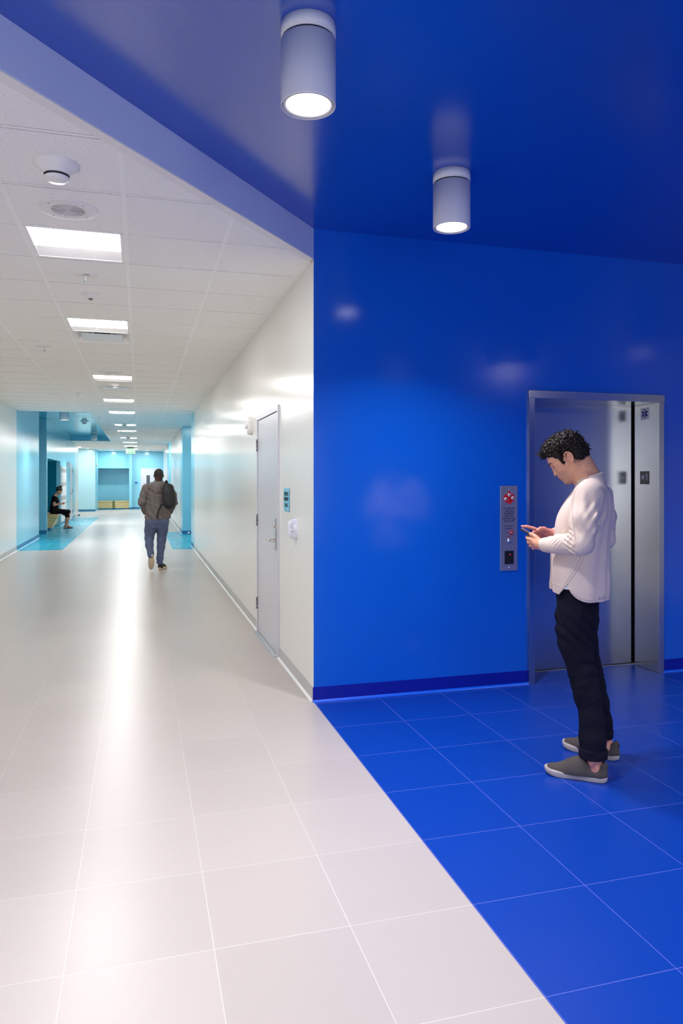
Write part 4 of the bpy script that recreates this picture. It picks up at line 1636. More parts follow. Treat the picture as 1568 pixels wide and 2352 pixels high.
def curl(P):
    q = (P - np.array(HO)) @ HR
    x, y, z = (q * 150).T
    a = np.sin(x + 1.7 * np.sin(y * .8 + 1) + .8) * np.sin(y * 1.1 + 1.4 * np.sin(z * .9)) * np.sin(z + 1.6 * np.sin(x * .7 + 2))
    b = np.sin(x * 2.1 + 3 * np.sin(z)) * np.sin(z * 2.3 + 2 * np.sin(y * 1.3)) 
    return .0065 * a + .0022 * b


hb.fn(curl, (0, 0, 0), 9, op='d')
hb.fn(hair_cut, (0, 0, 0), 9, op='i')
hair = body_obj('hair', hb, (-.13, -.12, 1.50), (.25, .12, 1.80), .0028, 'hair', man, None, 0)
# separate little curls standing off the cap
rnd = random.Random(7)
hm = hair.data
vs_ = [v for v in hm.vertices]
cm_ = MB()
HRm = Matrix(HR.tolist())
for k in range(620):
    v = rnd.choice(vs_)
    p = v.co.copy()
    n = v.normal
    q = HRm.transposed() @ (p - Vector(HO))
    if q.z < .0 and rnd.random() < .6:
        continue
    if q.x > .062 and q.z < .085:
        continue
    if math.hypot(q.x + .008, (q.z - .002) / 1.3) < .034 and abs(q.y) > .05:
        continue
    if q.x > float(np.interp(q.z, [-.014, -.012, .020, .058, .072, .085], [-.022, .034, .033, .052, .072, .110])) or q.z < -.045:
        continue
    a = Vector((rnd.gauss(0, 1), rnd.gauss(0, 1), rnd.gauss(0, 1)))
    t1 = n.cross(a).normalized()
    t2 = (n.cross(t1) * .5 + n * .8).normalized()
    r = rnd.uniform(.004, .0095)
    pts = []
    for i in range(8):
        ph = i / 7 * rnd.uniform(3.6, 4.4)
        pts.append(p + n * (.001 + .004 * rnd.random() * 0) + t1 * (r * math.sin(ph)) + t2 * (r * (1 - math.cos(ph)) * .7) + t1 * (i * .0007))
    cm_.tube(pts, [.0013, .0015, .0015, .0014, .0012, .001, .0008, .0004], 4, False)
for k in range(46):      # wisps over the forehead and crown
    f_ = rnd.random()
    base = Vector((.098 + rnd.uniform(-.02, .012), rnd.uniform(-.045, .045), .100 + rnd.uniform(-.010, .026)))
    p = Vector(HO) + HRm @ base
    dr_ = HRm @ Vector((.6, rnd.uniform(-.5, .5), rnd.uniform(-.35, .5))).normalized()
    sd = HRm @ Vector((0, 0, 1))
    pts = [p + dr_ * (.004 * i) + sd * (.0035 * math.sin(i * .9 + k)) for i in range(7)]
    cm_.tube(pts, [.0011, .0011, .001, .0009, .0007, .0005, .0002], 4, False)
obj('curls', cm_, 'hair', hair)

# ---- eyebrows and lashes
m = MB()
for s_ in (1, -1):
    for k in range(26):
        t_ = k / 25
        p = Vector((.1010 - .0185 * t_ ** 1.6, (.009 + .038 * t_) * s_, .0335 + .012 * t_ - .009 * t_ ** 3))
        q = p + Vector((.004 - .003 * t_, .006 * s_, .003 - .005 * t_))
        a_, b_ = Vector(HO) + HRm @ p, Vector(HO) + HRm @ q
        m.tube([a_, (a_ + b_) / 2 + (HRm @ Vector((.001, 0, 0))), b_], [.0030, .0026, .0008], 5, False)
obj('eyebrow', m, 'lash', man)
m = MB()
for s_ in (1, -1):
    pts = [Vector(HO) + HRm @ Vector(p) for p in ((.0895, .019 * s_, .0125), (.0915, .027 * s_, .0118), (.0895, .036 * s_, .0122), (.084, .0445 * s_, .0145))]
    m.tube(pts, [.0009, .0014, .0014, .0009], 5, False)
obj('eyelash', m, 'lash', man)

# ---- sweatshirt
S = Body()
S.loft([(.845, .004, 0, .142, .168), (.93, .006, 0, .147, .174), (1.00, .007, 0, .148, .172), (1.10, .006, 0, .144, .168), (1.18, .000, 0, .139, .166),
        (1.25, -.006, 0, .138, .168), (1.31, -.017, 0, .138, .172), (1.37, -.032, 0, .125, .176), (1.42, -.048, 0, .106, .168), (1.455, -.056, 0, .088, .135), (1.49, -.054, 0, .070, .084), (1.53, -.048, 0, .063, .065), (1.56, -.045, 0, .062, .064)], .02)
# shoulder yokes and sleeves
for s_, sh, el_, wr, ra in ((1, (-.050, .155, 1.425), (-.024, .243, 1.190), (.170, .122, 1.166), (.066, .069, .058, .051, .039)),
                            (-1, (-.078, -.165, 1.42), (-.100, -.270, 1.175), (.140, -.068, 1.206), (.068, .074, .058, .048, .037))):
    sh, el_, wr = np.array(sh), np.array(el_), np.array(wr)
    mid = sh * .45 + el_ * .55 + np.array([.002, .010 * s_, 0])
    S.cone((-.055, .06 * s_, 1.465), tuple(sh), .045, ra[0], .05)
    S.cone(tuple(sh), tuple(mid), ra[0], ra[1], .03)
    S.cone(tuple(mid), tuple(el_), ra[1], ra[2], .02)
    S.cone(tuple(el_), tuple(el_ * .45 + wr * .55 + np.array([0, .006 * s_, -.004])), ra[2], ra[3], .018)
    S.cone(tuple(el_ * .45 + wr * .55 + np.array([0, .006 * s_, -.004])), tuple(wr), ra[3], ra[4], .015)


def folds(P):
    x, y, z = P.T
    d = np.zeros(len(P))
    for s_, el_, wr in ((1, np.array([-.022, .243, 1.190]), np.array([.170, .122, 1.166])), (-1, np.array([-.092, -.262, 1.175]), np.array([.140, -.068, 1.206]))):
        ax = (wr - el_)
        L_ = np.linalg.norm(ax)
        ax = ax / L_
        q = P - el_
        t = q @ ax
        rad = np.linalg.norm(q - t[:, None] * ax, axis=1)
        w_ = sstep(-.03, .03, t) * (1 - sstep(L_ * .75, L_, t)) * (1 - sstep(.06, .09, rad))
        up = sstep(1.14, 1.20, z)
        d += w_ * up * .0030 * np.sin((t * 1.0 + (z - 1.17) * .9) * 200 + 2.5 * np.sin(z * 60 + t * 40)) * (.65 + .35 * np.sin(t * 70))
        # crease folds inside the elbow
        e2 = np.exp(-((t - .035) / .03) ** 2) * (1 - sstep(.07, .11, rad))
        d += e2 * .004 * np.sin(z * 260 - x * 160)
        # long soft folds of the upper arm
        ua = (1 - sstep(.0, .05, t)) * sstep(.16, .22, y * s_) * sstep(1.2, 1.25, z) * (1 - sstep(1.40, 1.46, z))
        d += ua * .003 * np.sin((x * 1.2 + (1.3 - z) * .35) * 95 + 1.5 * np.sin(z * 22))
    # drape of the body
    bd = 1 - sstep(1.36, 1.46, z)
    d += bd * .0035 * np.sin(x * 38 + 2.2 * np.sin(z * 9 + y * 6)) * np.sin(z * 15 + x * 22 + y * 11)
    d += bd * (1 - sstep(-.10, -.02, x)) * .0028 * np.sin((y * 1.0 + z * .12) * 85)
    # armpit pull
    d += np.exp(-(((x + .09) / .05) ** 2 + ((z - 1.30) / .09) ** 2)) * .004 * np.sin((x + z * .6) * 150)
    # waistband step at the front hem
    d -= .0025 * sstep(.02, .05, x) * (1 - sstep(.958, .963, z + (x - .1) * -.10))
    return d


def hem(P):
    x, y, z = P.T
    front = .922 - .012 * sstep(.16, .08, x) + .0 * y
    # dropped, rounded back tail; small notch between them at the side seam
    tt = np.clip((.048 - x) / .110, 0, 1)
    back = .975 - .093 * np.sqrt(np.clip(1 - (1 - tt) ** 2, 0, 1))
    notch = np.clip((x - .048) / .048, 0, 1)
    fr = .975 * (1 - notch) + front * notch
    hz = np.where(x < .048, back, fr)
    return (hz - z) * .75


CN = np.array([.35, 0, .9368])


def neckcut(P):
    return (P - np.array([-.045, 0, 1.512])) @ CN


def cuffL(P):
    ax = np.array([.170, .122, 1.166]) - np.array([-.022, .243, 1.190])
    ax /= np.linalg.norm(ax)
    v = (P - np.array([.181, .115, 1.165])) @ ax
    return np.where((P[:, 1] > .02) & (P[:, 0] > .13), v, -1)


def cuffR(P):
    ax = np.array([.140, -.068, 1.206]) - np.array([-.092, -.262, 1.175])
    ax /= np.linalg.norm(ax)
    v = (P - np.array([.146, -.063, 1.207])) @ ax
    return np.where((P[:, 1] < .0) & (P[:, 0] > .10), v, -1)


S.fn(folds, (0, 0, 0), 9, op='d')
for f_ in (hem, neckcut, cuffL, cuffR):
    S.fn(f_, (0, 0, 0), 9, op='i')
sw = body_obj('sweatshirt', S, (-.24, -.38, .85), (.25, .36, 1.56), .0042, 'cream', man, None, 1)


def on_surface(Bd, p, d, n=40, step=.004):
    """walk from p along d until the surface of a modelled body is met"""
    p = np.array(p, float)
    d = np.array(d, float)
    d /= np.linalg.norm(d)
    t = 0
    for i in range(120):
        v = float(Bd.ev((p + d * t)[None])[0])
        if abs(v) < 2e-4:
            break
        t += v * .7
    if t > .49:
        return None
    return p + d * t


def surf_line(Bd, pts, d, r, mb, lift=.0003, n=30):
    P_ = [np.array(p, float) for p in pts]
    out = []
    seg = len(P_) - 1
    for i in range(n + 1):
        t = i / n * seg
        k = min(int(t), seg - 1)
        a, b = P_[k], P_[k + 1]
        p0, p3 = P_[max(k - 1, 0)], P_[min(k + 2, seg)]
        u = t - k
        q = .5 * (2 * a + (b - p0) * u + (2 * p0 - 5 * a + 4 * b - p3) * u * u + (3 * a - p0 - 3 * b + p3) * u ** 3)
        h_ = on_surface(Bd, q, d)
        if h_ is None:
            continue
        out.append(Vector(h_ - np.array(d) / np.linalg.norm(d) * lift))
    if len(out) > 1:
        mb.tube(out, r, 5)
    return out


S_in = Body()
S_in.ops = [o for o in S.ops if o[0] != 'i']
m = MB()
# shoulder-to-cuff seam, armhole seam, side panel seams, hem stitch (seen from the man's left)
surf_line(S_in, [(-.005, .5, 1.475), (.012, .5, 1.44), (.020, .5, 1.36), (.012, .5, 1.28), (.000, .5, 1.205)], (0, -1, 0), .0009, m)
surf_line(S_in, [(-.125, .5, 1.35), (-.10, .5, 1.31), (-.085, .5, 1.295)], (0, -1, 0), .0009, m, n=8)
surf_line(S_in, [(-.020, .5, 1.130), (.010, .5, 1.06), (.075, .5, .955)], (0, -1, 0), .0010, m)
surf_line(S_in, [(-.035, .5, 1.130), (-.006, .5, 1.06), (.050, .5, .975)], (0, -1, 0), .0010, m)
surf_line(S_in, [(.172, .5, .966), (.14, .5, .962), (.10, .5, .955), (.070, .5, .950)], (0, -1, 0), .0009, m, n=10)
surf_line(S_in, [(.0, .5, 1.190), (.03, .5, 1.165), (.08, .5, 1.155), (.13, .5, 1.165)], (0, -1, 0), .0009, m, n=12)
tail = []
for i in range(14):
    xx = .034 - i / 13 * .175
    tt = min(max((.048 - xx) / .110, 0), 1)
    tail.append((xx, .5, .975 - .093 * math.sqrt(max(1 - (1 - tt) ** 2, 0)) + .014))
surf_line(S_in, tail, (0, -1, 0), .0010, m, n=26)
obj('seam', m, 'seam', sw)
# collar band
m = MB()
ring = []
for k in range(41):
    a = 2 * PI * k / 40
    ring.append(Vector((-.044 + .065 * math.cos(a), .070 * math.sin(a), 1.513 - .35 / .9368 * (.065 * math.cos(a)))))
m.tube(ring, .0075, 10, False)
m.tube([p + Vector((.0, 0, -.001)) + (p - Vector((-.045, 0, 1.514)))* .06 for p in ring], .0055, 6, False)
obj('collar', m, 'cream', sw)
m = MB()
for k, (dx, dz) in enumerate(((0, 0), (0, .006), (0, .012), (-.011, .002), (-.011, .009), (-.022, .000), (-.022, .007), (-.022, .014))):
    surf_line(S_in, [(-.095 + dx, .5, .897 + dz), (-.100 + dx, .5, .900 + dz), (-.104 + dx, .5, .896 + dz)], (0, -1, 0), .0009, m, n=4)
obj('printed_mark', m, 'logo_blue', sw)
p_ = on_surface(S_in, (-.30, .05, 1.455), (1, 0, 0))
obj('printed_mark', MB().sphere(tuple(p_ - np.array([.0005, 0, 0])), .0035, 10), 'logo_blue', sw)
obj('undershirt', MB().prism([(.028, .145), (.075, .145), (.070, .158), (.030, .166)], .945, .985), 'tee_white', sw)

# ---- trousers
Tn = Body()
Tn.loft([(.70, .018, 0, .098, .158), (.76, .016, 0, .103, .170), (.83, .014, 0, .104, .168), (.90, .012, 0, .112, .155), (.97, .01, 0, .112, .145)], .02)
legs = {1: [(.80, .028, .082, .092), (.72, .026, .088, .090), (.66, .018, .092, .083), (.60, .002, .098, .074), (.52, -.016, .108, .068), (.46, -.028, .116, .066), (.40, -.045, .124, .064), (.30, -.064, .140, .060), (.20, -.070, .153, .064), (.118, -.074, .163, .067)],
        -1: [(.80, .020, -.082, .092), (.72, .014, -.088, .088), (.66, .006, -.092, .082), (.60, -.008, -.098, .074), (.52, -.022, -.106, .068), (.46, -.036, -.113, .066), (.40, -.052, -.120, .064), (.30, -.074, -.138, .060), (.20, -.086, -.152, .063), (.118, -.090, -.163, .065)]}
for s_, L_ in legs.items():
    for i in range(len(L_) - 1):
        a_, b_ = L_[i], L_[i + 1]
        Tn.cone((a_[1], a_[2], a_[0]), (b_[1], b_[2], b_[0] - (.06 if i == len(L_) - 2 else 0)), a_[3], b_[3], .018)


def tfolds(P):
    x, y, z = P.T
    kn = np.exp(-((z - .50) / .07) ** 2) + .6 * np.exp(-((z - .40) / .05) ** 2)
    d = kn * .0022 * np.sin((z + .5 * x) * 150 + 2.5 * np.sin(x * 40 + y * 22 + z * 30)) * (.6 + .4 * np.sin(z * 47 + x * 60))
    th = np.exp(-((z - .74) / .09) ** 2)
    d += th * .004 * np.sin((z * .8 - x * .7) * 120 + 2 * np.sin(y * 25))
    d += .0025 * np.sin(z * 34 + 3 * np.sin(x * 20)) * np.sin(x * 44 + y * 30)
    # back of the knee crease
    d += .008 * np.exp(-(((z - .585 - (x * .25)) / .010) ** 2)) * sstep(.02, -.06, x) * sstep(0, .05, y)
    return d


Tn.fn(tfolds, (0, 0, 0), 9, op='d')
Tn.fn(lambda P: .118 - .22 * (P[:, 0] + .07) * 0 - P[:, 2], (0, 0, 0), 9, op='i')
Tn.fn(lambda P: P[:, 2] - .965, (0, 0, 0), 9, op='i')
tr = body_obj('trousers', Tn, (-.20, -.28, .09), (.20, .28, .98), .0045, 'navy', man, None, 1)
for s_ in (1, -1):
    L_ = legs[s_]
    Cf = Body()
    for i in range(len(L_) - 3, len(L_) - 1):
        a_, b_ = L_[i], L_[i + 1]
        Cf.cone((a_[1], a_[2], a_[0]), (b_[1], b_[2], b_[0] - (.06 if i == len(L_) - 2 else 0)), a_[3] + .0042, b_[3] + .0042, .018)
    Cf.fn(lambda P: .0012 * np.sin(P[:, 2] * 90 + P[:, 0] * 60), (0, 0, 0), 9, op='d')
    Cf.fn(lambda P: .112 + .06 * (P[:, 0] + .07) * -1 * .35 - P[:, 2], (0, 0, 0), 9, op='i')
    Cf.fn(lambda P: P[:, 2] - .158 - .04 * (P[:, 0] + .07), (0, 0, 0), 9, op='i')
    body_obj('cuff', Cf, (-.18, -.25, .09), (.02, .25, .19), .004, 'navy', tr, None, 1)
m = MB()
Tq = Body()
Tq.ops = [o for o in Tn.ops if o[0] != 'i']
surf_line(Tq, [(.100, .5, .900), (.108, .5, .84), (.092, .5, .785), (.078, .5, .765)], (0, -1, 0), .0013, m, n=14)
obj('pocket_edge', m, 'black', tr)

# ---- shoes
def shoe(heel, toe, name_label):
    hx, hy = heel
    ang = math.atan2(toe[1] - hy, toe[0] - hx)
    Ls = math.hypot(toe[0] - hx, toe[1] - hy)
    k = Ls / .31
    out = [(-.000, 0), (.004, .018), (.018, .031), (.06, .036), (.11, .034), (.16, .038), (.21, .047), (.25, .048), (.28, .038), (.298, .020), (.305, .0)]
    low = [(x, -y * .9) for x, y in out[1:-1]][::-1]
    poly = out + low
    # smooth outline
    n = len(poly)
    pts = []
    for i in range(n):
        p0, p1, p2, p3 = [Vector(poly[(i + j) % n]) for j in (-1, 0, 1, 2)]
        for t in (0, .25, .5, .75):
            pts.append(.5 * ((2 * p1) + (-p0 + p2) * t + (2 * p0 - 5 * p1 + 4 * p2 - p3) * t * t + (-p0 + 3 * p1 - 3 * p2 + p3) * t ** 3))
    o = bpy.data.objects.new('shoe', None)
    COL.objects.link(o)
    o.parent = man
    o.location = (hx, hy, 0)
    o.rotation_euler = (0, 0, ang)
    o.scale = (k, k, k)
    bpy.data.objects.remove(o)
    Mx = Matrix.Translation((hx, hy, 0)) @ Matrix.Rotation(ang, 4, 'Z') @ Matrix.Scale(k, 4)
    c_ = Vector((.15, 0))
    m = MB()
    rings = [(.0, .93), (.004, .985), (.012, 1.0), (.022, 1.0), (.028, .985), (.030, .95)]
    N_ = len(pts)
    vs_ = []
    for z, s_ in rings:
        for p in pts:
            q = c_ + (p - c_) * s_
            spring = .012 * max(0, (p.x - .22) / .085) ** 2
            vs_.append(Mx @ Vector((q.x, q.y, z + spring * (1 if z > .001 else .7))))
    fs = [[i * N_ + j, i * N_ + (j + 1) % N_, (i + 1) * N_ + (j + 1) % N_, (i + 1) * N_ + j] for i in range(len(rings) - 1) for j in range(N_)]
    fs.append(list(range(N_))[::-1])
    fs.append([(len(rings) - 1) * N_ + j for j in range(N_)])
    m.add(vs_, fs, True)
    Bs = Body()
    Bs.cone((.045, 0, .035), (.15, .002, .035), .036, .042, .03)
    Bs.cone((.15, .002, .030), (.262, .004, .020), .043, .036, .03)
    Bs.cone((.03, 0, .04), (.028, 0, .078), .031, .026, .02)
    Bs.cone((.10, 0, .075), (.155, .002, .058), .030, .034, .03)
    Bs.cone((.125, 0, .092), (.20, .003, .040), .020, .030, .03)
    Bs.ell((.065, 0, .098), (.050, .031, .044), .006, R3(0, math.radians(6), 0), 's')
    Bs.ell((.070, 0, .070), (.040, .025, .034), .004, None, 's')
    Bs.cone((.142, 0, .070), (.121, 0, .108), .026, .013, .012)
    Bs.fn(lambda P: .024 - P[:, 2], (0, 0, 0), 9, op='i')
    up = body_obj('shoe', Bs, (-.01, -.06, .01), (.31, .06, .13), .003, 'shoe_grey', man, None, 1)
    up.data.transform(Mx)
    obj('sole', m, 'shoe_sole', up)
    tab = MB()
    tab.tube([Mx @ Vector(p) for p in ((.014, 0, .092), (.004, 0, .088), (.000, 0, .078), (.002, 0, .066))], [.003 * k, .005 * k, .005 * k, .003 * k], 8)
    obj('heel_tab', tab, 'shoe_grey', up)
    return up


shoe((-.140, .170), (.170, .160), 'left')
shoe((-.183, -.150), (.122, -.255), 'right')

# ---- the phone he holds
ph = thing('smartphone', 'black smartphone in the hands of the man in the cream sweatshirt', 'phone', (0, 0, 0))
Mp = Matrix.Translation((2.23, 3.31, 0)) @ Matrix.Rotation(MAN_ROT, 4, 'Z') @ Matrix.Translation((.240, .034, 1.2055)) @ Matrix.Rotation(math.radians(-30), 4, 'Y') @ Matrix.Rotation(math.radians(4), 4, 'Z')
ph.matrix_world = Mp
obj('case', MB().box(-.074, .072, -.036, .036, -.0045, .0035), 'black', ph, .003, 3)
obj('screen', MB().box(-.069, .067, -.032, .032, .0034, .0042), 'phone_screen', ph)
# ================================================================== the walking man
wk = thing('person', 'man in grey hoodie and blue jeans walking away down the corridor with a black backpack', 'person', (.29, 12.45, 0))
B = Body()
B.loft([(.82, -.02, 0, .13, .09), (1.0, -.01, 0, .14, .09), (1.2, 0, 0, .16, .10), (1.38, .0, 0, .18, .08), (1.44, .0, 0, .12, .06)], .03)
B.cone((.005, 0, 1.40), (.010, .01, 1.53), .060, .056, .03)
B.ell((.012, .012, 1.590), (.074, .092, .098), .03)
B.ell((.012, .050, 1.545), (.055, .060, .065), .03)
B.ell((.012, .105, 1.560), (.012, .018, .018), .01)
for s_ in (1, -1):
    B.ell((.012 + .077 * s_, .005, 1.573), (.009, .018, .030), .006)
    B.ell((.012 + .03 * s_, .095, 1.585), (.014, .010, .009), .006)
B.chain([(-.18, 0, 1.37), (-.27, -.03, 1.15), (-.20, .12, .96)], [.05, .042, .03], .02)
B.chain([(.18, 0, 1.37), (.27, -.03, 1.13), (.20, .14, .96)], [.05, .042, .03], .02)
for s_ in (-1, 1):     # hands tucked at the front pockets, fingers curled
    B.cone((.20 * s_, .14, .95), (.17 * s_, .17, .90), .028, .024, .01)
    for k in range(4):
        x = (.19 - .018 * k) * s_
        B.chain([(x, .17, .90), (x - .01 * s_, .185, .865), (x - .012 * s_, .175, .835)], [.010, .0095, .008], .004)
    B.chain([(.16 * s_, .155, .94), (.135 * s_, .18, .91), (.13 * s_, .185, .88)], [.012, .010, .009], .004)
B.chain([(-.10, 0, .86), (-.140, .03, .52), (-.118, -.20, .27)], [.06, .045, .032], .03)
B.chain([(.08, 0, .86), (.060, .03, .50), (.026, -.03, .12)], [.06, .045, .034], .03)
B.cone((-.118, -.20, .27), (-.135, -.14, .14), .032, .028, .02)
B.cone((.026, -.03, .11), (.045, .11, .05), .034, .025, .02)
body_obj('body', B, (-.36, -.30, 0), (.36, .24, 1.72), .008, 'skin_dark', wk, None, 1)
hh = Body()
hh.ell((.012, .004, 1.607), (.077, .090, .088), .02)
hh.fn(lambda P: (1.555 - P[:, 2]) - (P[:, 1] - .05) * -1.0 * 0 + np.maximum(0, P[:, 1] - .055) * 1.2, (0, 0, 0), 9, op='i')
body_obj('hair', hh, (-.10, -.11, 1.53), (.12, .12, 1.72), .006, 'lash', wk, None, 1)
S = Body()
S.loft([(.84, -.005, 0, .205, .135), (.90, -.005, 0, .210, .140), (1.0, -.008, 0, .198, .132), (1.12, -.004, -.005, .192, .128), (1.25, .0, -.01, .200, .128), (1.34, .0, -.01, .205, .115), (1.40, .0, -.008, .175, .095), (1.44, .003, 0, .11, .080), (1.48, .008, .005, .075, .070), (1.50, .010, .01, .066, .064)], .02)
for s_, el_, wr in ((-1, (-.262, -.045, 1.135), (-.205, .12, .955)), (1, (.258, -.045, 1.12), (.200, .14, .955))):
    S.cone((.10 * s_, -.005, 1.41), (.185 * s_, -.01, 1.365), .055, .070, .04)
    S.cone((.185 * s_, -.01, 1.365), (.235 * s_, -.03, 1.25), .070, .064, .03)
    S.cone((.235 * s_, -.03, 1.25), el_, .064, .056, .02)
    S.cone(el_, wr, .056, .044, .02)
# hood lying on the back
S.ell((-.005, -.075, 1.415), (.125, .062, .060), .03)
S.ell((-.006, -.110, 1.365), (.085, .045, .070), .03)
S.ell((-.006, -.118, 1.330), (.050, .035, .050), .02)


def wfold(P):
    x, y, z = P.T
    body = 1 - sstep(1.34, 1.40, z)
    d = body * .008 * np.sin(x * 58 + z * 26 + 1.6 * np.sin(z * 14)) * sstep(.02, -.06, y)
    d += body * .003 * np.sin(z * 70 + x * 30)
    # dip under the hood edge
    r = np.sqrt((x / 1.15) ** 2 + ((z - 1.43) * .85) ** 2)
    d += .010 * np.exp(-((r - .145) / .010) ** 2) * (z < 1.42) * (y < -.02)
    return d


S.fn(wfold, (0, 0, 0), 9, op='d')
S.fn(lambda P: (.845 + .012 * np.sin(P[:, 0] * 9) - P[:, 2]), (0, 0, 0), 9, op='i')
S.fn(lambda P: P[:, 2] - 1.495 - (P[:, 1]) * .3, (0, 0, 0), 9, op='i')
hd = body_obj('hoodie', S, (-.40, -.26, .82), (.40, .24, 1.54), .0075, 'hoodie', wk, None, 1)
Tn = Body()
Tn.loft([(.70, -.02, 0, .15, .10), (.80, -.015, -.01, .185, .125), (.88, -.012, -.005, .185, .12), (.95, -.01, 0, .17, .11)], .02)
for L_ in ([(-.112, 0, .80, .100), (-.128, .02, .66, .090), (-.142, .03, .53, .072), (-.140, -.06, .42, .064), (-.122, -.17, .30, .050), (-.118, -.205, .262, .048)],
           [(.080, 0, .80, .098), (.070, .015, .66, .088), (.058, .03, .50, .072), (.048, .01, .38, .064), (.030, -.02, .20, .054), (.027, -.03, .135, .052)]):
    for a_, b_ in zip(L_[:-1], L_[1:]):
        Tn.cone(a_[:3], b_[:3], a_[3], b_[3], .03)
Tn.fn(lambda P: .0035 * np.sin(P[:, 2] * 95 + 2 * np.sin(P[:, 0] * 40)) * (sstep(.32, .26, P[:, 2]) + .6 * np.exp(-((P[:, 2] - .5) / .06) ** 2)), (0, 0, 0), 9, op='d')
body_obj('jeans', Tn, (-.26, -.30, .05), (.24, .18, .97), .008, 'jeans', wk, None, 1)


def sneaker(parent, Mx, h=.006):
    Bs = Body()
    Bs.cone((.04, 0, .045), (.14, 0, .042), .034, .038, .03)
    Bs.cone((.14, 0, .042), (.225, 0, .034), .038, .030, .03)
    Bs.cone((.035, 0, .05), (.04, 0, .095), .034, .034, .02)
    Bs.fn(lambda P: .020 - P[:, 2], (0, 0, 0), 9, op='i')
    up = body_obj('shoe', Bs, (-.01, -.06, 0), (.28, .06, .15), h, 'shoe_black', parent, None, 1)
    up.data.transform(Mx)
    m = MB()
    N_ = 28
    rings = [(.0, .93), (.006, .98), (.034, 1.02), (.042, .97)]
    vs_ = []
    for z, s_ in rings:
        for k in range(N_):
            a = 2 * PI * k / N_
            x = .130 + .142 * s_ * math.cos(a)
            y = s_ * (.042 + .009 * math.cos(a) - .005 * math.cos(2 * a)) * math.copysign(abs(math.sin(a)) ** .7, math.sin(a))
            vs_.append(Mx @ Vector((x, y, z)))
    fs = [[i * N_ + j, i * N_ + (j + 1) % N_, (i + 1) * N_ + (j + 1) % N_, (i + 1) * N_ + j] for i in range(3) for j in range(N_)]
    fs += [list(range(N_))[::-1], [3 * N_ + j for j in range(N_)]]
    m.add(vs_, fs, True)
    obj('sole', m, 'shoe_cream', up)
    return up


# planted foot points away; the trailing foot is up on its toe, sole to the rear
s1 = sneaker(wk, Matrix.Translation((.024, -.065, 0)) @ Matrix.Rotation(math.radians(70), 4, 'Z') @ Matrix.Scale(1.1, 4))
obj('sock', MB().lathe([(.042, .10), (.044, .125), (.043, .145), (.038, .15)], (.027, -.030, 0), n=20), 'sock_red', s1)
s2 = sneaker(wk, Matrix.Translation((-.098, -.255, .268)) @ Matrix.Rotation(math.radians(98), 4, 'Z') @ Matrix.Rotation(math.radians(66), 4, 'Y'))
# backpack on the right shoulder
bp = thing('backpack', 'black drawstring backpack slung on the right shoulder of the walking man', 'backpack', (.29, 12.45, 0))
Bb = Body()
Bb.ell((.165, -.235, 1.24), (.112, .085, .195), .04, R3(0, math.radians(-4), 0))
Bb.ell((.180, -.225, 1.13), (.105, .095, .105), .04)
Bb.ell((.150, -.205, 1.37), (.075, .055, .080), .04)
Bb.fn(lambda P: .004 * np.sin(P[:, 0] * 60 + P[:, 2] * 18) * np.sin(P[:, 2] * 30), (0, 0, 0), 9, op='d')
bgo = body_obj('bag', Bb, (.0, -.36, .98), (.33, -.08, 1.50), .008, 'bag', bp, None, 1)
m = MB()
m.tube([(.110, -.20, 1.42), (.112, -.17, 1.48), (.125, -.15, 1.50), (.140, -.16, 1.485), (.155, -.20, 1.42)], .010, 8)
obj('grab_loop', m, 'bag', bp)
m = MB()
m.tube([(.125, -.19, 1.43), (.14, -.09, 1.475), (.15, .02, 1.475), (.155, .10, 1.42), (.165, .145, 1.25), (.21, .10, 1.13), (.25, -.06, 1.08)], .016, 8)
obj('shoulder_strap', m, 'bag', bp)
m = MB()
m.tube([(.085, -.24, 1.12), (.04, -.19, 1.08), (.0, -.165, .98), (-.022, -.16, .87)], [.018, .014, .012, .011], 8)
obj('loose_strap', m, 'bag', bp)

# ================================================================== the seated woman
wo = thing('person', 'woman in black dress sitting on the niche bench, head bowed over a phone', 'person', (-2.27, 24.0, 0))
HWr = R3(0, math.radians(28), 0)
HW = (-.165, 0, 1.165)
B = Body()
B.loft([(.50, -.32, 0, .10, .13), (.70, -.32, 0, .09, .11), (.90, -.30, 0, .08, .13), (1.0, -.28, 0, .05, .10)], .03)
B.cone((-.275, 0, 1.01), (-.190, 0, 1.14), .045, .046, .02)
for s_ in (1, -1):
    B.cone((-.28, .05 * s_, 1.02), (-.29, .14 * s_, .985), .035, .040, .03)
B.chain([(-.29, -.155, .975), (-.285, -.175, .735), (-.09, -.085, .765)], [.046, .040, .026], .02)
B.chain([(-.28, .155, .975), (-.27, .175, .735), (-.09, .075, .765)], [.046, .040, .026], .02)
for s_ in (-1, 1):
    B.cone((-.09, .08 * s_, .765), (-.045, .05 * s_, .775), .024, .020, .01)
    for k in range(4):
        B.chain([(-.045, (.055 - .004 * k) * s_, .790 - .013 * k), (-.012, .045 * s_, .792 - .013 * k), (.005, .02 * s_, .790 - .012 * k)], [.009, .008, .007], .004)
    B.chain([(-.06, .045 * s_, .79), (-.03, .035 * s_, .81), (-.005, .022 * s_, .812)], [.010, .009, .008], .004)
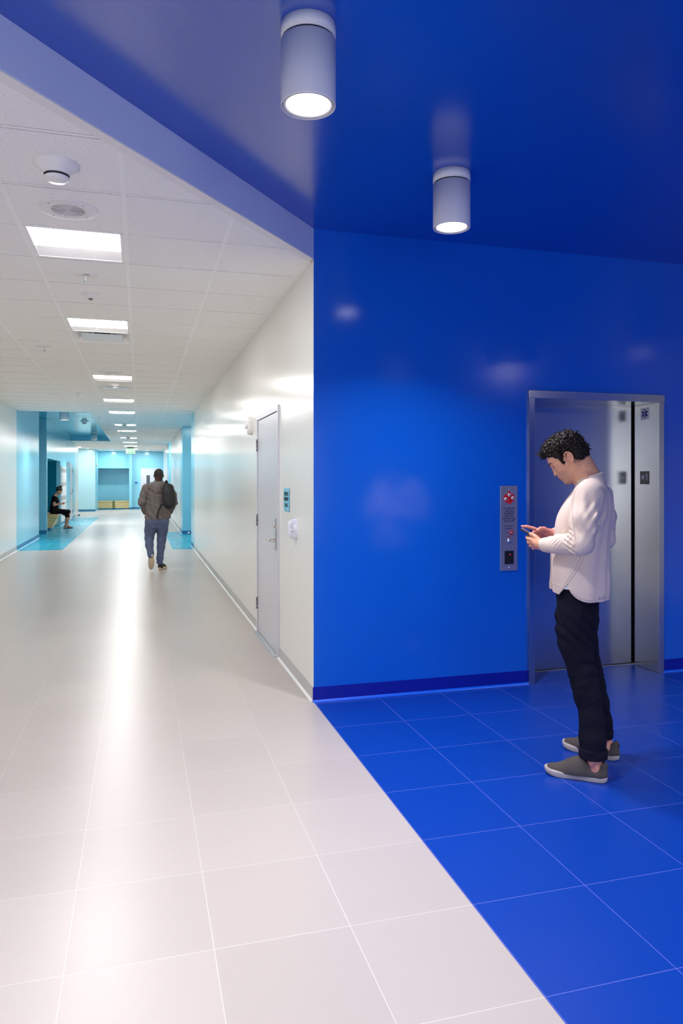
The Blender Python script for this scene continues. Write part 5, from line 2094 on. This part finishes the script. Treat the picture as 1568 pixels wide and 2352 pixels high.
for s_ in (-1, 1):
    y = .075 * s_
    B.chain([(-.32, y, .54), (.115, y, .495), (.040 + .03 * (s_ > 0), y, .10)], [.07, .055, .034], .03)
    B.cone((.115, y, .44), (.07, y, .28), .050, .050, .03)
    B.cone((.040 + .03 * (s_ > 0), y, .085), (-.005 + .03 * (s_ > 0), y, .045), .030, .026, .02)
    B.cone((.04 + .03 * (s_ > 0), y, .065), (.17 + .03 * (s_ > 0), y, .032), .028, .018, .02)
    for k in range(5):
        B.cone((.165 + .03 * (s_ > 0), y - .028 + .014 * k, .034), (.195 + .03 * (s_ > 0) - .004 * abs(k - (0 if s_ > 0 else 4)), y - .030 + .015 * k, .030), .009, .0075, .004)
B.frame(HW, HWr)
B.ell((-.006, 0, .045), (.090, .070, .082), .03)
B.ell((.045, 0, -.015), (.042, .050, .064), .03)
for s_ in (1, -1):
    B.cone((.0, .046 * s_, -.036), (.060, .014 * s_, -.074), .017, .015, .03)
    B.ell((-.004, .074 * s_, .0), (.014, .006, .027), .004)
    B.ell((.090, .030 * s_, .018), (.014, .014, .010), .01, op='s')
    B.ell((.072, .029 * s_, .017), (.012, .012, .011), .004)
B.cone((.082, 0, .028), (.098, 0, -.014), .007, .009, .012)
B.ell((.088, 0, -.046), (.010, .022, .010), .006)
B.frame()
body_obj('body', B, (-.46, -.24, 0), (.26, .24, 1.28), .0075, 'skin_woman', wo, None, 1)
hb = Body()
hb.frame(HW, HWr)
hb.ell((-.016, 0, .060), (.098, .080, .080), .02)
hb.ell((-.050, 0, .020), (.060, .070, .065), .02)
hb.ell((-.012, 0, .150), (.042, .042, .032), .02)
hb.fn(lambda P: (lambda q: np.maximum(q[:, 0] - np.interp(q[:, 2], [-.06, -.02, .0, .04, .08, .12], [-.06, -.03, .010, .045, .085, .14]), -1))((P - np.array(HW)) @ HWr), (0, 0, 0), 9, op='i')
hb.fn(lambda P: .003 * np.sin(P[:, 0] * 140 + P[:, 2] * 60), (0, 0, 0), 9, op='d')
body_obj('hair', hb, (-.34, -.12, 1.06), (.02, .12, 1.38), .006, 'hair_brown', wo, None, 1)
D = Body()
D.loft([(.455, -.31, 0, .10, .165), (.52, -.305, 0, .128, .175), (.62, -.305, 0, .130, .155), (.72, -.300, 0, .120, .140), (.82, -.275, 0, .125, .150), (.90, -.275, 0, .112, .160), (.97, -.285, 0, .085, .155), (1.01, -.29, 0, .062, .12), (1.05, -.285, 0, .045, .07)], .02)
for s_ in (-1, 1):
    D.cone((-.285, .10 * s_, .985), (-.288, .158 * s_, .968), .058, .060, .03)
    D.cone((-.288, .158 * s_, .968), (-.286, .178 * s_, .80), .060, .060, .02)
    D.cone((-.32, .085 * s_, .545), (.10, .080 * s_, .505), .085, .070, .05)
    D.cone((.10, .078 * s_, .505), (.085, .078 * s_, .37), .068, .066, .03)
D.ell((.0, 0, .47), (.15, .12, .07), .04)
D.fn(lambda P: .003 * np.sin(P[:, 0] * 55 + P[:, 2] * 40), (0, 0, 0), 9, op='d')
D.fn(lambda P: np.where(P[:, 0] > -.06, .345 + .0 * P[:, 0] - P[:, 2], -1), (0, 0, 0), 9, op='i')
D.fn(lambda P: .452 - P[:, 2] - 9 * (P[:, 0] > -.06), (0, 0, 0), 9, op='i')
D.fn(lambda P: np.where(np.abs(P[:, 1]) > .12, .835 - P[:, 2], -1) - 9 * (P[:, 2] < .75), (0, 0, 0), 9, op='i')
# v neck
D.fn(lambda P: np.where(P[:, 0] > -.27, (P[:, 2] - .905) * .7 - np.abs(P[:, 1]) * 1.1, -1), (0, 0, 0), 9, op='i')
D.fn(lambda P: P[:, 2] - 1.025 + (P[:, 0] + .285) * .5, (0, 0, 0), 9, op='i')
dr_ = body_obj('dress', D, (-.46, -.27, .33), (.21, .27, 1.07), .0075, 'dress', wo, None, 1)
V = Body()
V.ell((-.205, 0, .80), (.062, .11, .085), .02)
body_obj('bodice', V, (-.29, -.14, .70), (-.12, .14, .90), .008, 'maroon', wo, None, 1)
m = MB()
for s_ in (-1, 1):
    ox_ = .03 * (s_ > 0)
    y = .075 * s_
    sp = MB()
    pts = [(-.035 + ox_, y - .02), (.0 + ox_, y - .034), (.08 + ox_, y - .032), (.15 + ox_, y - .042), (.20 + ox_, y - .032), (.215 + ox_, y), (.20 + ox_, y + .032), (.15 + ox_, y + .042), (.08 + ox_, y + .032), (.0 + ox_, y + .034), (-.035 + ox_, y + .02)]
    sp.prism(pts, 0, .016)
    sd_ = obj('sandal', sp, 'black', wo)
    st_ = MB()
    arc = [(.13 + ox_, y - .040 * math.cos(a), .012 + .050 * math.sin(a)) for a in [i * PI / 8 for i in range(9)]]
    st_.tube(arc, .009, 6)
    st_.tube([(p[0] - .035, p[1], p[2] + .012 * math.sin(i * PI / 8)) for i, p in enumerate(arc)], .008, 6)
    obj('strap', st_, 'black', sd_)
pw = thing('smartphone', 'dark smartphone held up by the seated woman', 'phone', (-2.27, 24.0, 0))
Mp = Matrix.Translation((.035, -.005, .805)) @ Matrix.Rotation(math.radians(-28), 4, 'Y')
pm_ = MB()
pm_.add([Mp @ Vector(p) for p in ((-.07, -.035, -.004), (.07, -.035, -.004), (.07, .035, -.004), (-.07, .035, -.004), (-.07, -.035, .004), (.07, -.035, .004), (.07, .035, .004), (-.07, .035, .004))],
        [(3, 2, 1, 0), (4, 5, 6, 7), (0, 1, 5, 4), (1, 2, 6, 5), (2, 3, 7, 6), (3, 0, 4, 7)])
obj('case', pm_, 'black', pw)
